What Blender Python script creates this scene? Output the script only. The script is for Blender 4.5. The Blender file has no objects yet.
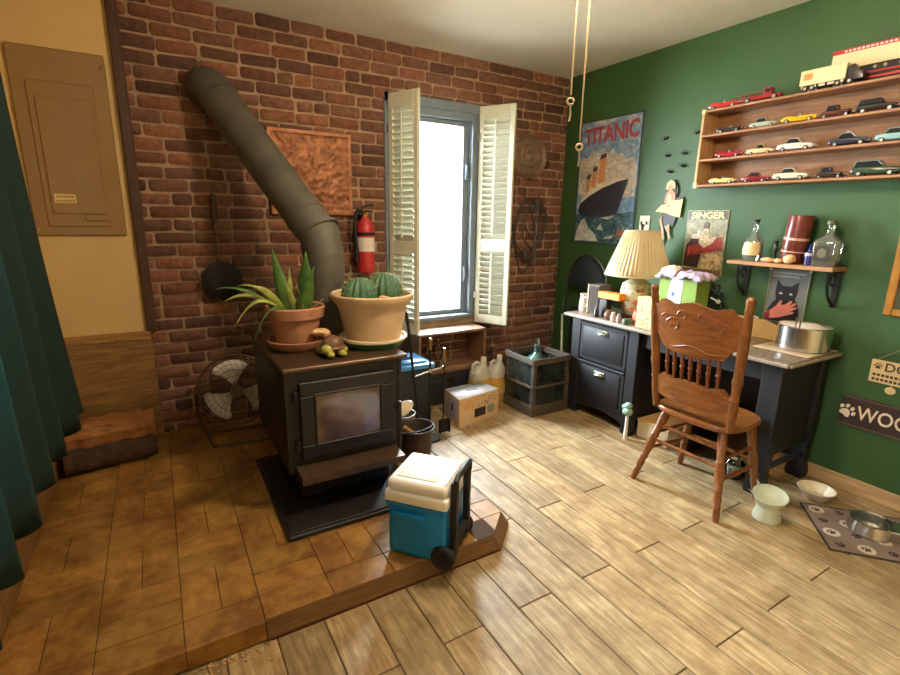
import bpy, bmesh, math, random
from mathutils import Matrix, Vector, noise
random.seed(7)
PI = math.pi
C = bpy.context.scene.collection
SC = bpy.context.scene
V = Vector
BLACK = (.02, .02, .02)

# ------------------------------------------------------------------ materials
def lin(c):
    return tuple((x/255/12.92) if x/255 <= .04045 else ((x/255+.055)/1.055)**2.4 for x in c[:3]) + (1,)
MATS = {}
def node_mat(name):
    m = bpy.data.materials.new(name); m.use_nodes = True
    nt = m.node_tree
    return m, nt, nt.nodes['Principled BSDF']
def setp(b, **k):
    for a, v in k.items():
        b.inputs[a.replace('_', ' ')].default_value = v
def mixcol(nt, a, b, fac, mode='MIX'):
    n = nt.nodes.new('ShaderNodeMix'); n.data_type = 'RGBA'; n.blend_type = mode
    for sock, v in ((n.inputs[0], fac), (n.inputs[6], a), (n.inputs[7], b)):
        if hasattr(v, 'links'): nt.links.new(v, sock)
        else: sock.default_value = v
    return n.outputs[2]
def coords(nt, scale=(1, 1, 1), rot=(0, 0, 0)):
    t = nt.nodes.new('ShaderNodeTexCoord'); mp = nt.nodes.new('ShaderNodeMapping')
    mp.inputs['Scale'].default_value = scale; mp.inputs['Rotation'].default_value = rot
    nt.links.new(t.outputs['Object'], mp.inputs['Vector'])
    return mp.outputs[0]
def noise_node(nt, vec, scale, detail=4, rough=.55, dist=0):
    n = nt.nodes.new('ShaderNodeTexNoise'); n.inputs['Scale'].default_value = scale
    n.inputs['Detail'].default_value = detail; n.inputs['Roughness'].default_value = rough
    n.inputs['Distortion'].default_value = dist
    nt.links.new(vec, n.inputs['Vector'])
    return n.outputs['Fac']
def ramp(nt, fac, stops):
    r = nt.nodes.new('ShaderNodeValToRGB'); nt.links.new(fac, r.inputs[0])
    e = r.color_ramp.elements
    while len(e) < len(stops): e.new(.5)
    for el, (p, c) in zip(e, stops):
        el.position = p; el.color = c if len(c) == 4 else lin(c)
    return r.outputs[0]
def bump(nt, b, h, strength, dist=.01):
    n = nt.nodes.new('ShaderNodeBump'); n.inputs['Strength'].default_value = strength
    n.inputs['Distance'].default_value = dist
    nt.links.new(h, n.inputs['Height']); nt.links.new(n.outputs[0], b.inputs['Normal'])
def M(name, c, rough=.5, metal=0, var=.12, scale=15, bmp=0, bscale=80, attr=False, **k):
    """a surface of colour c (sRGB 0-255), mottled by noise"""
    if name in MATS: return MATS[name]
    m, nt, b = node_mat(name)
    vec = coords(nt)
    f = noise_node(nt, vec, scale)
    base = lin(c)
    lo = tuple(x*(1-var) for x in base[:3])+(1,); hi = tuple(min(1, x*(1+var)) for x in base[:3])+(1,)
    col = ramp(nt, f, [(.3, lo), (.7, hi)])
    if attr:
        a = nt.nodes.new('ShaderNodeAttribute'); a.attribute_name = 'Col'
        col = mixcol(nt, col, a.outputs['Color'], 1.0, 'MULTIPLY')
    nt.links.new(col, b.inputs['Base Color'])
    setp(b, Roughness=rough, Metallic=metal, **k)
    if bmp: bump(nt, b, noise_node(nt, vec, bscale), bmp)
    MATS[name] = m
    return m
def wood(name, dark, light, axis=1, scale=6, stretch=14, rough=.45, attr=False, bmp=.15, stain=None):
    """grained wood running along one axis"""
    if name in MATS: return MATS[name]
    m, nt, b = node_mat(name)
    s = [stretch]*3; s[axis] = 1
    vec = coords(nt, s)
    f = noise_node(nt, vec, scale, 6, .6, .6)
    col = ramp(nt, f, [(.28, dark), (.5, tuple((x+y)/2 for x, y in zip(dark, light))), (.72, light)])
    if stain:
        f2 = noise_node(nt, coords(nt, (1, 1, 1)), stain[1], 5, .65)
        col = mixcol(nt, col, ramp(nt, f2, [(.40, lin(stain[0])), (.62, (1, 1, 1, 1))]), stain[2], 'MULTIPLY')
    if attr:
        a = nt.nodes.new('ShaderNodeAttribute'); a.attribute_name = 'Col'
        col = mixcol(nt, col, a.outputs['Color'], 1.0, 'MULTIPLY')
    nt.links.new(col, b.inputs['Base Color']); setp(b, Roughness=rough)
    bump(nt, b, f, bmp, .004)
    MATS[name] = m
    return m
def glass(name, tint=(1, 1, 1), rough=.02, clear=.85, milk=0):
    """thin see-through glass"""
    if name in MATS: return MATS[name]
    m, nt, b = node_mat(name)
    nt.nodes.remove(b)
    out = nt.nodes['Material Output']
    t = nt.nodes.new('ShaderNodeBsdfTransparent'); t.inputs[0].default_value = (*tint, 1)
    g = nt.nodes.new('ShaderNodeBsdfGlossy'); g.inputs['Roughness'].default_value = rough
    lw = nt.nodes.new('ShaderNodeLayerWeight'); lw.inputs[0].default_value = 1-clear
    nz = nt.nodes.new('ShaderNodeTexNoise'); nz.inputs['Scale'].default_value = 6
    mx = nt.nodes.new('ShaderNodeMixShader')
    nt.links.new(lw.outputs['Fresnel'], mx.inputs[0]); nt.links.new(t.outputs[0], mx.inputs[1])
    nt.links.new(g.outputs[0], mx.inputs[2]); nt.links.new(mx.outputs[0], out.inputs[0])
    if milk:
        df = nt.nodes.new('ShaderNodeBsdfDiffuse'); df.inputs[0].default_value = (.8, .8, .7, 1); m2 = nt.nodes.new('ShaderNodeMixShader'); m2.inputs[0].default_value = milk
        nt.links.new(mx.outputs[0], m2.inputs[1]); nt.links.new(df.outputs[0], m2.inputs[2]); nt.links.new(m2.outputs[0], out.inputs[0])
    MATS[name] = m
    return m
def glow(name, c, s):
    m, nt, b = node_mat(name)
    b.inputs['Emission Color'].default_value = (*c, 1); b.inputs['Emission Strength'].default_value = s
    b.inputs['Base Color'].default_value = (.8, .8, .75, 1)
    MATS[name] = m
    return m

# ------------------------------------------------------------------ mesh builder
# the stove and what stands near it is drawn at a slightly smaller size round the stove's foot, then set down on the hearth at full size
HS, HFOOT, HSPOT = 1.0526, V((.66, 2.3, .147)), V((.6947, 2.4210, .08))
NEAR_STOVE = Matrix.Translation(HSPOT) @ Matrix.Scale(HS, 4) @ Matrix.Translation(-HFOOT)
CUR = Matrix()
class MB:
    def __init__(s, mat=None):
        s.bm = bmesh.new(); s.M = mat if mat is not None else CUR; s.mi = 0; s.col = None
        s.lay = s.bm.loops.layers.float_color.new('Col')
    def _merge(s, tmp, mtx=None):
        mm = s.M @ mtx if mtx is not None else s.M
        mp = {}
        for v in tmp.verts: mp[v] = s.bm.verts.new(mm @ v.co)
        for f in tmp.faces:
            try: nf = s.bm.faces.new([mp[v] for v in f.verts])
            except ValueError: continue
            nf.material_index = s.mi; nf.smooth = True
            c = s.col or (1, 1, 1, 1)
            for l in nf.loops: l[s.lay] = c
        tmp.free()
        return s
    def raw(s, verts, faces, mtx=None):
        t = bmesh.new(); vs = [t.verts.new(v) for v in verts]
        for f in faces:
            try: t.faces.new([vs[i] for i in f])
            except ValueError: pass
        return s._merge(t, mtx)
    def box(s, x0, x1, y0, y1, z0, z1, bev=0, mtx=None, seg=1):
        t = bmesh.new()
        bmesh.ops.create_cube(t, size=1)
        for v in t.verts:
            v.co = V((x0+(v.co.x+.5)*(x1-x0), y0+(v.co.y+.5)*(y1-y0), z0+(v.co.z+.5)*(z1-z0)))
        if bev:
            bev = min(bev, .45*min(abs(x1-x0), abs(y1-y0), abs(z1-z0)))
            bmesh.ops.bevel(t, geom=list(t.edges), offset=bev, segments=seg, affect='EDGES', profile=.5)
        return s._merge(t, mtx)
    def tube(s, path, r, seg=8, cap=True, closed=False, mtx=None):
        P = [V(p) for p in path]; n = len(P)
        R = r if isinstance(r, (list, tuple)) else [r]*n
        vs, fs = [], []
        up = None
        for i in range(n):
            if closed: d = P[(i+1) % n]-P[i-1]
            else: d = P[min(i+1, n-1)]-P[max(i-1, 0)]
            d.normalize()
            if up is None: up = d.orthogonal().normalized()
            up = up - d*up.dot(d)
            if up.length < 1e-6: up = d.orthogonal()
            up.normalize(); b = d.cross(up)
            for k in range(seg):
                a = 2*PI*k/seg
                vs.append(P[i]+(up*math.cos(a)+b*math.sin(a))*R[i])
        for i in range(n if closed else n-1):
            j = (i+1) % n
            for k in range(seg):
                l = (k+1) % seg
                fs.append((i*seg+k, i*seg+l, j*seg+l, j*seg+k))
        if cap and not closed:
            fs.append(tuple(range(seg))[::-1]); fs.append(tuple((n-1)*seg+k for k in range(seg)))
        return s.raw(vs, fs, mtx)
    def lathe(s, prof, cen=(0, 0, 0), seg=28, mtx=None, sx=1, sy=1, arc=2*PI, cap=True):
        vs, fs = [], []; n = len(prof); full = arc > 6.28
        cols = seg if full else seg+1
        for r, z in prof:
            for k in range(cols):
                a = arc*k/seg
                vs.append((cen[0]+r*sx*math.cos(a), cen[1]+r*sy*math.sin(a), cen[2]+z))
        for i in range(n-1):
            for k in range(seg):
                l = (k+1) % cols
                fs.append((i*cols+k, i*cols+l, (i+1)*cols+l, (i+1)*cols+k))
        full = full and cap
        if full and prof[0][0] > 1e-4: fs.append(tuple(range(cols))[::-1])
        if full and prof[-1][0] > 1e-4: fs.append(tuple((n-1)*cols+k for k in range(cols)))
        t = bmesh.new(); bv = [t.verts.new(v) for v in vs]
        for f in fs:
            try: t.faces.new([bv[i] for i in f])
            except ValueError: pass
        bmesh.ops.remove_doubles(t, verts=t.verts, dist=1e-5)
        return s._merge(t, mtx)
    def ball(s, c, r, seg=14, mtx=None, jit=0):
        t = bmesh.new(); bmesh.ops.create_uvsphere(t, u_segments=seg, v_segments=max(6, seg*2//3), radius=1)
        rr = r if isinstance(r, (list, tuple)) else (r, r, r)
        for v in t.verts:
            k = 1+(noise.noise(v.co*1.7+V(c)*9)*jit if jit else 0)
            v.co = V((c[0]+v.co.x*rr[0]*k, c[1]+v.co.y*rr[1]*k, c[2]+v.co.z*rr[2]*k))
        return s._merge(t, mtx)
    def prism(s, pts, d0, d1, mtx=None, bev=0):
        """outline in local x,y extruded along local z from d0 to d1"""
        t = bmesh.new()
        vs = [t.verts.new((p[0], p[1], d0)) for p in pts]
        f = t.faces.new(vs)
        r = bmesh.ops.extrude_face_region(t, geom=[f])
        for v in r['geom']:
            if isinstance(v, bmesh.types.BMVert): v.co.z = d1
        bmesh.ops.recalc_face_normals(t, faces=t.faces)
        if bev:
            ed = [e for e in t.edges if abs(e.verts[0].co.z-e.verts[1].co.z) < 1e-6 and e.is_manifold]
            bmesh.ops.bevel(t, geom=ed, offset=bev, segments=2, affect='EDGES', profile=.5)
        return s._merge(t, mtx)
    def grid(s, fn, nu, nv, mtx=None, wrap=False):
        vs = [fn(i/nu, j/nv) for i in range(nu+1) for j in range(nv+1)]
        fs = [(i*(nv+1)+j, (i+1)*(nv+1)+j, (i+1)*(nv+1)+j+1, i*(nv+1)+j+1) for i in range(nu) for j in range(nv)]
        return s.raw(vs, fs, mtx)

MW = {}
def build(name, mb, mats, parent=None, loc=None, angle=35, recalc=True, solid=0):
    bm = mb.bm
    pm = MW[parent] if parent is not None else (Matrix.Translation(CUR @ V(loc)) if loc is not None else Matrix())
    if recalc: bmesh.ops.recalc_face_normals(bm, faces=bm.faces)
    inv = pm.inverted()
    for v in bm.verts: v.co = inv @ v.co
    me = bpy.data.meshes.new(name); bm.to_mesh(me); bm.free()
    me.set_sharp_from_angle(angle=math.radians(angle))
    for m in (mats if isinstance(mats, (list, tuple)) else [mats]): me.materials.append(m)
    o = bpy.data.objects.new(name, me); C.objects.link(o)
    if parent is not None: o.parent = parent
    elif loc is not None: o.location = CUR @ V(loc)
    MW[o] = pm
    if solid:
        md = o.modifiers.new('Solidify', 'SOLIDIFY'); md.thickness = solid; md.offset = 0
    return o
def tag(o, label, cat, group=None, kind=None):
    o['label'] = label; o['category'] = cat
    if group: o['group'] = group
    if kind: o['kind'] = kind
    return o
def thing(name, label, cat, loc=(0, 0, 0), rz=0, group=None):
    o = bpy.data.objects.new(name, None); C.objects.link(o)
    o.empty_display_size = .05; loc = CUR @ V(loc)
    o.location = loc; o.rotation_euler = (0, 0, rz)
    MW[o] = Matrix.Translation(loc) @ Matrix.Rotation(rz, 4, 'Z')
    return tag(o, label, cat, group)
def struct(name, mb, mats, label=None, **k):
    o = build(name, mb, mats, **k); o['kind'] = 'structure'
    if label: o['label'] = label
    return o
def frame(origin, ux, uy):
    """matrix whose local x,y lie along ux,uy and whose z faces out of the sheet"""
    ux = V(ux).normalized(); uy = V(uy).normalized(); uz = ux.cross(uy).normalized()
    m = Matrix((ux, uy, uz)).transposed().to_4x4(); m.translation = V(origin)
    return m
def text(name, body, size, mtx, mat, parent, ext=.0008, sx=1, bold=0, align='CENTER'):
    cu = bpy.data.curves.new(name, 'FONT'); cu.body = body; cu.size = size; cu.extrude = ext
    cu.align_x = align; cu.align_y = 'CENTER'; cu.offset = bold; cu.resolution_u = 3
    o = bpy.data.objects.new(name+'_tmp', cu); C.objects.link(o)
    dg = bpy.context.evaluated_depsgraph_get(); dg.update()
    me = bpy.data.meshes.new_from_object(o.evaluated_get(dg))
    bpy.data.objects.remove(o); bpy.data.curves.remove(cu)
    me.transform((MW[parent].inverted()) @ mtx @ Matrix.Diagonal((sx, 1, 1, 1)))
    me.materials.clear(); me.materials.append(mat); me.name = name
    ob = bpy.data.objects.new(name, me); C.objects.link(ob); ob.parent = parent
    MW[ob] = MW[parent]
    return ob
def arc(c, r, a0, a1, n, ux=(1, 0, 0), uy=(0, 0, 1)):
    ux, uy = V(ux), V(uy)
    return [V(c)+ux*r*math.cos(a0+(a1-a0)*i/n)+uy*r*math.sin(a0+(a1-a0)*i/n) for i in range(n+1)]
def ell(cx, cy, rx, ry, n=20, a0=0, a1=2*PI):
    return [(cx+rx*math.cos(a0+(a1-a0)*i/n), cy+ry*math.sin(a0+(a1-a0)*i/n)) for i in range(n)]
def align(p, d):
    """matrix taking local z to direction d, at p"""
    q = V((0, 0, 1)).rotation_difference(V(d).normalized())
    return Matrix.Translation(p) @ q.to_matrix().to_4x4()

# ------------------------------------------------------------------ camera
cd = bpy.data.cameras.new('Camera'); cam = bpy.data.objects.new('Camera', cd); C.objects.link(cam)
cd.sensor_fit = 'HORIZONTAL'; cd.sensor_width = 36; cd.lens = 492.5/900*36; cd.clip_start = .05
r_, u_, f_ = V((0.86234594, -0.50605647, 0.01631969)), V((0.10496085, 0.21020462, 0.97200681)), V((0.49532081, 0.83649319, -0.23438522))
cm = Matrix((r_, u_, -f_)).transposed().to_4x4(); cm.translation = (0, 0, 1.42)
cam.matrix_world = cm
SC.camera = cam

# ------------------------------------------------------------------ palette
m_black = M('black_paint', (30, 32, 38), .42, bmp=.05, bscale=200)
m_iron = M('cast_iron', (34, 31, 29), .6, .4, bmp=.2, bscale=150)
m_stove = M('stove_enamel', (36, 31, 28), .5, .3, bmp=.06, bscale=250)
m_stovetop = M('stove_top_steel', (86, 66, 50), .38, .5, var=.25, scale=9)
m_pipe = M('stove_pipe_steel', (88, 84, 74), .62, .25, var=.22, scale=8, bmp=.05, bscale=60)
m_steel = M('brushed_steel', (205, 203, 198), .22, 1, var=.06)
m_chrome = M('chrome', (200, 200, 198), .15, 1, var=.04)
m_brass = M('brass', (190, 150, 80), .3, 1)
m_white = M('white_plastic', (240, 240, 240), .4, var=.03)
m_cream = M('cream_plastic', (228, 214, 184), .42, var=.05)
m_paper = M('white_paper', (222, 214, 200), .8, var=.05)
m_rubber = M('black_rubber', (22, 22, 24), .6, var=.2)
m_terra = M('terracotta', (172, 122, 94), .85, var=.24, scale=18, bmp=.15, bscale=90)
m_oak = wood('golden_oak', (90, 50, 22), (146, 90, 42), 2, 7, 9, .32)
m_pine = wood('pale_pine', (150, 104, 66), (196, 148, 100), 1, 6, 14, .5)
m_greyw = wood('weathered_wood', (84, 74, 62), (132, 118, 100), 0, 6, 10, .8)
m_dkwood = wood('dark_wood', (44, 26, 18), (74, 46, 30), 0, 6, 12, .5)
m_rope = M('rope', (150, 128, 96), .9, var=.2, scale=200)
m_leaf = M('leaf_green', (74, 110, 48), .42, var=.35, scale=22)
m_leafy = M('leaf_yellow_green', (140, 148, 70), .45, var=.35, scale=25)
m_soil = M('potting_soil', (58, 42, 30), .95, var=.4, scale=60, bmp=.6, bscale=60)

# ------------------------------------------------------------------ the room
XL, XR, YB, YF, ZC = -.75, 3.14, 3.4, -1.3, 2.58
HT = .08
# floor of wood-look planks, staggered by half a plank
m_floor = wood('plank_floor', (134, 110, 74), (204, 180, 136), 1, 5, 9, .5, attr=True, bmp=.1, stain=((170, 150, 120), 7, .5))
m_grout = M('floor_grout', (70, 52, 36), .9)
fl = MB(); fl.mi = 1; fl.box(XL, XR, YF, YB+.1, -.05, -.0035); fl.mi = 0
pw = .163; x = 1.035-pw*11; k = 1
while x < XR:
    y = .732 + (0 if k % 2 else .4735) - .947*3
    while y < YB:
        a, b = max(x+.0022, XL), min(x+pw-.0022, XR)
        c, d = max(y+.0022, YF), min(y+.947-.0022, YB)
        if b-a > .01 and d-c > .01:
            t = random.uniform(.78, 1.10); w = random.uniform(-.04, .04)
            fl.col = (t*(1+w), t, t*(1-w), 1)
            fl.box(a, b, c, d, -.012, 0, .0025)
        y += .947
    x += pw; k += 1
struct('floor', fl, [m_floor, m_grout], 'wood-look plank tile floor')
# ceiling
ce = MB(); ce.box(XL-.1, XR+.1, YF-.1, YB+.3, ZC, ZC+.1)
struct('ceiling', ce, M('ceiling_paint', (236, 232, 222), .9, var=.04, scale=2))
# green wall
m_green = M('green_wall_paint', (50, 84, 40), .55, var=.08, scale=3, bmp=.06, bscale=120)
wr = MB(); wr.box(XR, XR+.1, YF-.1, YB+.3, -.05, ZC)
struct('wall_right', wr, m_green)
bb = MB(); bb.box(XR-.016, XR, YF, YB, 0, .085, .004)
struct('baseboard_right', bb, wood('baseboard_tile', (150, 116, 76), (196, 164, 116), 1, 5, 12, .5))
# wall behind the camera
wf = MB(); wf.box(XL-.1, XR+.1, YF-.1, YF, -.05, ZC)
m_plaster = M('cream_plaster', (212, 180, 122), .75, var=.06, scale=3, bmp=.08, bscale=50)
struct('wall_front', wf, m_plaster)
# left wall with an unseen window added behind the curtain to let daylight in
WY0, WY1, WZ0, WZ1 = .8, 1.85, .85, 2.1
wl = MB()
wl.box(XL-.12, XL, YF-.1, WY0, -.05, ZC); wl.box(XL-.12, XL, WY1, YB+.3, -.05, ZC)
wl.box(XL-.12, XL, WY0, WY1, -.05, WZ0); wl.box(XL-.12, XL, WY0, WY1, WZ1, ZC)
struct('wall_left', wl, m_plaster)
w2 = MB()
for a in ((WY0, WY0+.05, WZ0, WZ1), (WY1-.05, WY1, WZ0, WZ1), (WY0+.05, WY1-.05, WZ0, WZ0+.05), (WY0+.05, WY1-.05, WZ1-.05, WZ1),
          (1.31, 1.34, WZ0+.05, WZ1-.05)):
    w2.box(XL-.09, XL-.03, *a, .004)
win2 = struct('added_window', w2, m_cream)
g2 = MB(); g2.box(XL-.062, XL-.058, WY0+.05, WY1-.05, WZ0+.05, WZ1-.05)
build('window_pane', g2, glass('window_glass'), win2)
# plaster piece of the back wall, beside the brick
wp = MB(); wp.box(XL, -.098, YB-.02, YB+.1, -.05, ZC)
struct('wall_back_left', wp, m_plaster)
tr = MB(); tr.box(-.098, -.045, YB-.05, YB+.02, .735, ZC, .006)
struct('trim_1', tr, wood('dark_trim', (56, 32, 20), (86, 52, 34), 2, 6, 12, .55), 'dark wood strip between plaster and brick')

# brick wall: every brick a worn block in one wall mesh
m_brick = M('old_brick', (122, 86, 68), .9, var=.30, scale=28, bmp=.7, bscale=70, attr=True)
m_mortar = M('lime_mortar', (162, 134, 108), .95, var=.22, scale=14, bmp=.5, bscale=90)
BX0, OX0, OX1, OZ0, OZ1 = -.096, 1.485, 2.24, .63, 2.2
bw = MB(); bw.mi = 1
for a in ((BX0, OX0, -.05, ZC), (OX1, XR, -.05, ZC), (OX0, OX1, -.05, OZ0), (OX0, OX1, OZ1, ZC)):
    bw.box(a[0], a[1], YB+.004, YB+.26, a[2], a[3])
bw.mi = 0
def brick(x0, x1, z0, z1):
    if x1-x0 < .02: return
    j = lambda s=.004: random.uniform(-s, s)
    x0 += j(.003); x1 += j(.003); z0 += j(.003); z1 += j(.003)
    d = YB-random.uniform(.003, .014); tl = j(.003)
    c = min(.014, (x1-x0)*.3)
    def loop(i, y, cc):
        return [(x0+i+cc, y, z0+i+tl), (x1-i-cc, y, z0+i-tl), (x1-i, y, z0+i+cc-tl), (x1-i, y, z1-i-cc-tl),
                (x1-i-cc, y, z1-i-tl), (x0+i+cc, y, z1-i+tl), (x0+i, y, z1-i-cc+tl), (x0+i, y, z0+i+cc+tl)]
    vs = loop(0, YB+.008, c*.6)+loop(.001, d+.006, c*.8)+loop(.007, d, c)
    fs = [(a*8+k, a*8+(k+1) % 8, a*8+8+(k+1) % 8, a*8+8+k) for a in (0, 1) for k in range(8)]+[tuple(range(16, 24))]
    r = random.random(); t = random.uniform(.62, 1.2)
    if r < .12: cc = (t*.55, t*.5, t*.52)
    elif r < .25: cc = (t*1.15, t*.98, t*.8)
    elif r < .45: cc = (t*1.05, t*.82, t*.74)
    else: cc = (t*.9, t*.84, t*.82)
    bw.col = (*cc, 1)
    bw.raw(vs, fs)
ch, cl = .0742, .212; mj = .0055
row = 0; z = ZC-ch
while z > .0:
    x = BX0-(cl*.5 if row % 2 else 0)-random.uniform(0, .03)
    while x < XR:
        L = cl*random.choice((1, 1, 1, 1, .97, 1.03, .52)) 
        a, b = max(x+mj, BX0+.002), min(x+L-mj, XR-.004)
        if z+ch > OZ0 and z < OZ1 and b > OX0 and a < OX1:
            brick(a, min(b, OX0-.004), z+mj, z+ch-mj); brick(max(a, OX1+.004), b, z+mj, z+ch-mj)
        elif b > a: brick(a, b, z+mj, z+ch-mj)
        x += L
    z -= ch; row += 1
struct('wall_back', bw, [m_brick, m_mortar], 'old red brick wall')

# brick patch round the flue opening, its joints broken by a square outline
# raised hearth: parquet of tiles on a slab
m_htile = wood('hearth_tile', (146, 106, 48), (186, 142, 74), 1, 7, 2.6, .55, attr=True, bmp=.2, stain=((150, 108, 66), 6, .7))
m_htile2 = wood('hearth_tile_cross', (146, 106, 48), (186, 142, 74), 0, 7, 2.6, .55, attr=True, bmp=.2, stain=((150, 108, 66), 6, .7))
m_hgrout = M('hearth_grout', (58, 38, 20), .95, var=.3)
HX0, HX1, HY0 = -.56, 1.275, 1.522
CH0, CH1 = (1.14, HY0), (HX1, 1.652)          # the front corner is cut off at a slant
he = MB(); he.mi = 2
he.prism([(XL, YB), (XL, HY0+.012), (CH0[0], HY0+.012), (CH1[0]-.008, CH1[1]), (CH1[0]-.008, YB)], -.01, HT-.004)
def tile(mi, x0, x1, y0, y1, pts=None):
    x0, x1, y0, y1 = max(x0, HX0), min(x1, HX1), max(y0, HY0), min(y1, YB-.005)
    if x1-x0 < .012 or y1-y0 < .012: return
    t = random.uniform(.78, 1.12); he.col = (t, t*random.uniform(.95, 1.02), t*random.uniform(.85, 1), 1); he.mi = mi
    g = .0014
    if pts: he.prism(pts, HT-.012, HT)
    else: he.box(x0+g, x1-g, y0+g, y1-g, HT-.012, HT+random.uniform(-.001, .0008), .0015)
TX = [HX0, -.2985, -.0545, .1885, .430, .6715, .914, 1.1565, HX1+.001]
TY = [1.648+.2455*j for j in range(9)]
for i in range(8):
    xa, xb = TX[i], TX[i+1]
    for j in range(8):
        y0, y1 = TY[j], TY[j+1]
        xm = xa+.1215 if i < 7 else xb
        if (i+j) % 2 == 0: tile(0, xa, xm, y0, y1); tile(0, xm, xb, y0, y1)
        else: tile(1, xa, xb, y0, (y0+y1)/2); tile(1, xa, xb, (y0+y1)/2, y1)
    if i < 6: tile(1, xa, xb, HY0, TY[0])
tile(1, .915, HX1, HY0, TY[0], [(.9155, HY0+.001), (1.055, HY0+.001), (1.055, 1.647), (.9155, 1.647)])
tile(2, 1.056, 1.14, HY0, TY[0], [(1.057, HY0+.001), (CH0[0], HY0+.001), (1.165, 1.547), (1.165, 1.647), (1.057, 1.647)])
tile(0, 1.166, HX1, HY0, TY[0], [(1.1665, 1.550), (1.268, 1.647), (1.1665, 1.647)])
for x0, x1 in ((HX0, -.2985), (-.297, -.0545), (-.053, .186)):
    t = random.uniform(.8, 1.1); he.col = (t, t, t*.92, 1); he.mi = 1
    he.box(x0, x1, HY0-.010, HY0+.014, .006 if x0 > -.1 else .012, HT-.001, .0015)
struct('hearth_platform', he, [m_htile, m_htile2, m_hgrout], 'raised tiled hearth platform')
m_board = wood('hearth_edge_board', (84, 58, 32), (128, 94, 52), 0, 6, 14, .55)
tb = MB()
top = [(.190, HY0-.001), (CH0[0], HY0-.001), (CH1[0], CH1[1]), (CH1[0], 3.0)]
bot = [(.190, HY0-.016), (CH0[0]+.03, HY0-.016), (CH1[0]+.042, CH1[1]-.006), (CH1[0]+.042, 3.0)]
vs = [(*p, HT) for p in top]+[(*p, .012) for p in bot]+[(*p, .012) for p in top]
tb.raw(vs, [(k, k+1, 5+k, 4+k) for k in range(3)]+[(4+k, 5+k, 9+k, 8+k) for k in range(3)]+[(8+k, 9+k, 1+k, k) for k in range(3)]+[(0, 4, 8), (3, 11, 7)])
struct('trim_2', tb, m_board, 'brown bevelled board round the hearth edge', angle=20)
tl_ = MB(); vs = [(*p, z_) for z_ in (0, .0115) for p in bot+top[::-1]]
tl_.raw(vs, [tuple(range(8)), tuple(range(8, 16))]+[(k, (k+1) % 8, 8+(k+1) % 8, 8+k) for k in range(8)])
struct('trim_3', tl_, M('dark_red_underlay', (74, 24, 20), .7), angle=20)

# tiled half wall below the panel and along the left side
m_wtile = wood('wainscot_tile', (104, 74, 38), (158, 118, 66), 0, 8, 9, .5, attr=True, bmp=.12)
wn = MB(); wn.mi = 1; wn.box(HX0, -.082, 3.285, YB, HT-.01, .715); wn.mi = 0
for i, (x0, x1) in enumerate(((-.56, -.41), (-.41, -.25), (-.25, -.078))):
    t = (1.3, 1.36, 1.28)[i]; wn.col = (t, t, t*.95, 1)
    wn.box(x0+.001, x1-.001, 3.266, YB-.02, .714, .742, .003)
for z0, z1 in ((HT, .42), (.42, .713)):
    t = random.uniform(.88, 1.05); wn.col = (t, t, t, 1)
    wn.box(HX0, -.078, 3.27, 3.29, z0+.001, z1-.001, .002)
    wn.box(-.085, -.076, 3.272, YB, z0+.001, z1-.001, .002)
struct('trim_4', wn, [m_wtile, m_hgrout], 'tiled half wall with a tile ledge under the breaker panel')
wn = MB(); wn.mi = 1; wn.box(XL, HX0-.012, YF, YB, 0, .735); wn.mi = 0
yy = YF
while yy < 3.2:
    for z0, z1 in ((0, .147), (.147, .44), (.44, .735)):
        t = random.uniform(.86, 1.06); wn.col = (t, t, t, 1)
        wn.box(HX0-.013, HX0, yy+.001, min(yy+.46, YB)-.001, z0+.001, z1-.001, .002)
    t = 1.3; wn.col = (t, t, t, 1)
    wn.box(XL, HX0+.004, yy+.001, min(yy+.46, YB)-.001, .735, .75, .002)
    yy += .46
struct('trim_5', wn, [m_wtile, m_hgrout], 'tiled half wall below the curtain')

# ------------------------------------------------------------------ window
m_frame = M('blue_grey_window_paint', (112, 124, 136), .5, var=.1)
m_glass = glass('window_glass')
w = MB()
FY0, FY1 = YB-.005, YB+.11
w.box(OX0, OX0+.07, FY0, FY1, OZ0, OZ1, .004); w.box(OX1-.055, OX1, FY0, FY1, OZ0, OZ1, .004)
w.box(OX0+.07, OX1-.055, FY0, FY1, OZ1-.055, OZ1, .004); w.box(OX0+.07, OX1-.055, FY0-.03, FY1, OZ0, OZ0+.03, .004)
w.box(OX0-.035, OX0, FY0-.012, FY0+.02, .60, 2.26, .003)
w.box(OX0-.035, OX1+.03, FY0-.012, FY0+.02, OZ1-.005, 2.26, .003)
w.box(OX1, OX1+.03, FY0-.012, FY0+.02, .60, 2.2, .003)
win = struct('window_1', w, m_frame)
s = MB(); sx0, sx1, sz0, sz1 = OX0+.07, OX1-.055, OZ0+.03, OZ1-.055
for a in ((sx0, sx0+.045, sz0, sz1), (sx1-.05, sx1, sz0, sz1), (sx0+.045, sx1-.05, sz0, sz0+.035), (sx0+.045, sx1-.05, sz1-.035, sz1)):
    s.box(a[0], a[1], YB+.05, YB+.09, a[2], a[3], .004)
sash = build('window_sash', s, m_frame, win)
g = MB(); g.box(sx0+.04, sx1-.045, YB+.068, YB+.072, sz0+.03, sz1-.03)
build('window_pane', g, m_glass, sash)
h = MB()
for zz in (.92, 1.72):
    h.box(sx1-.035, sx1-.012, YB+.03, YB+.05, zz, zz+.12, .003); h.tube([(sx1-.024, YB+.03, zz+.02), (sx1-.035, YB+.012, zz+.10)], .006)
build('window_latch', h, m_frame, win)

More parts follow.
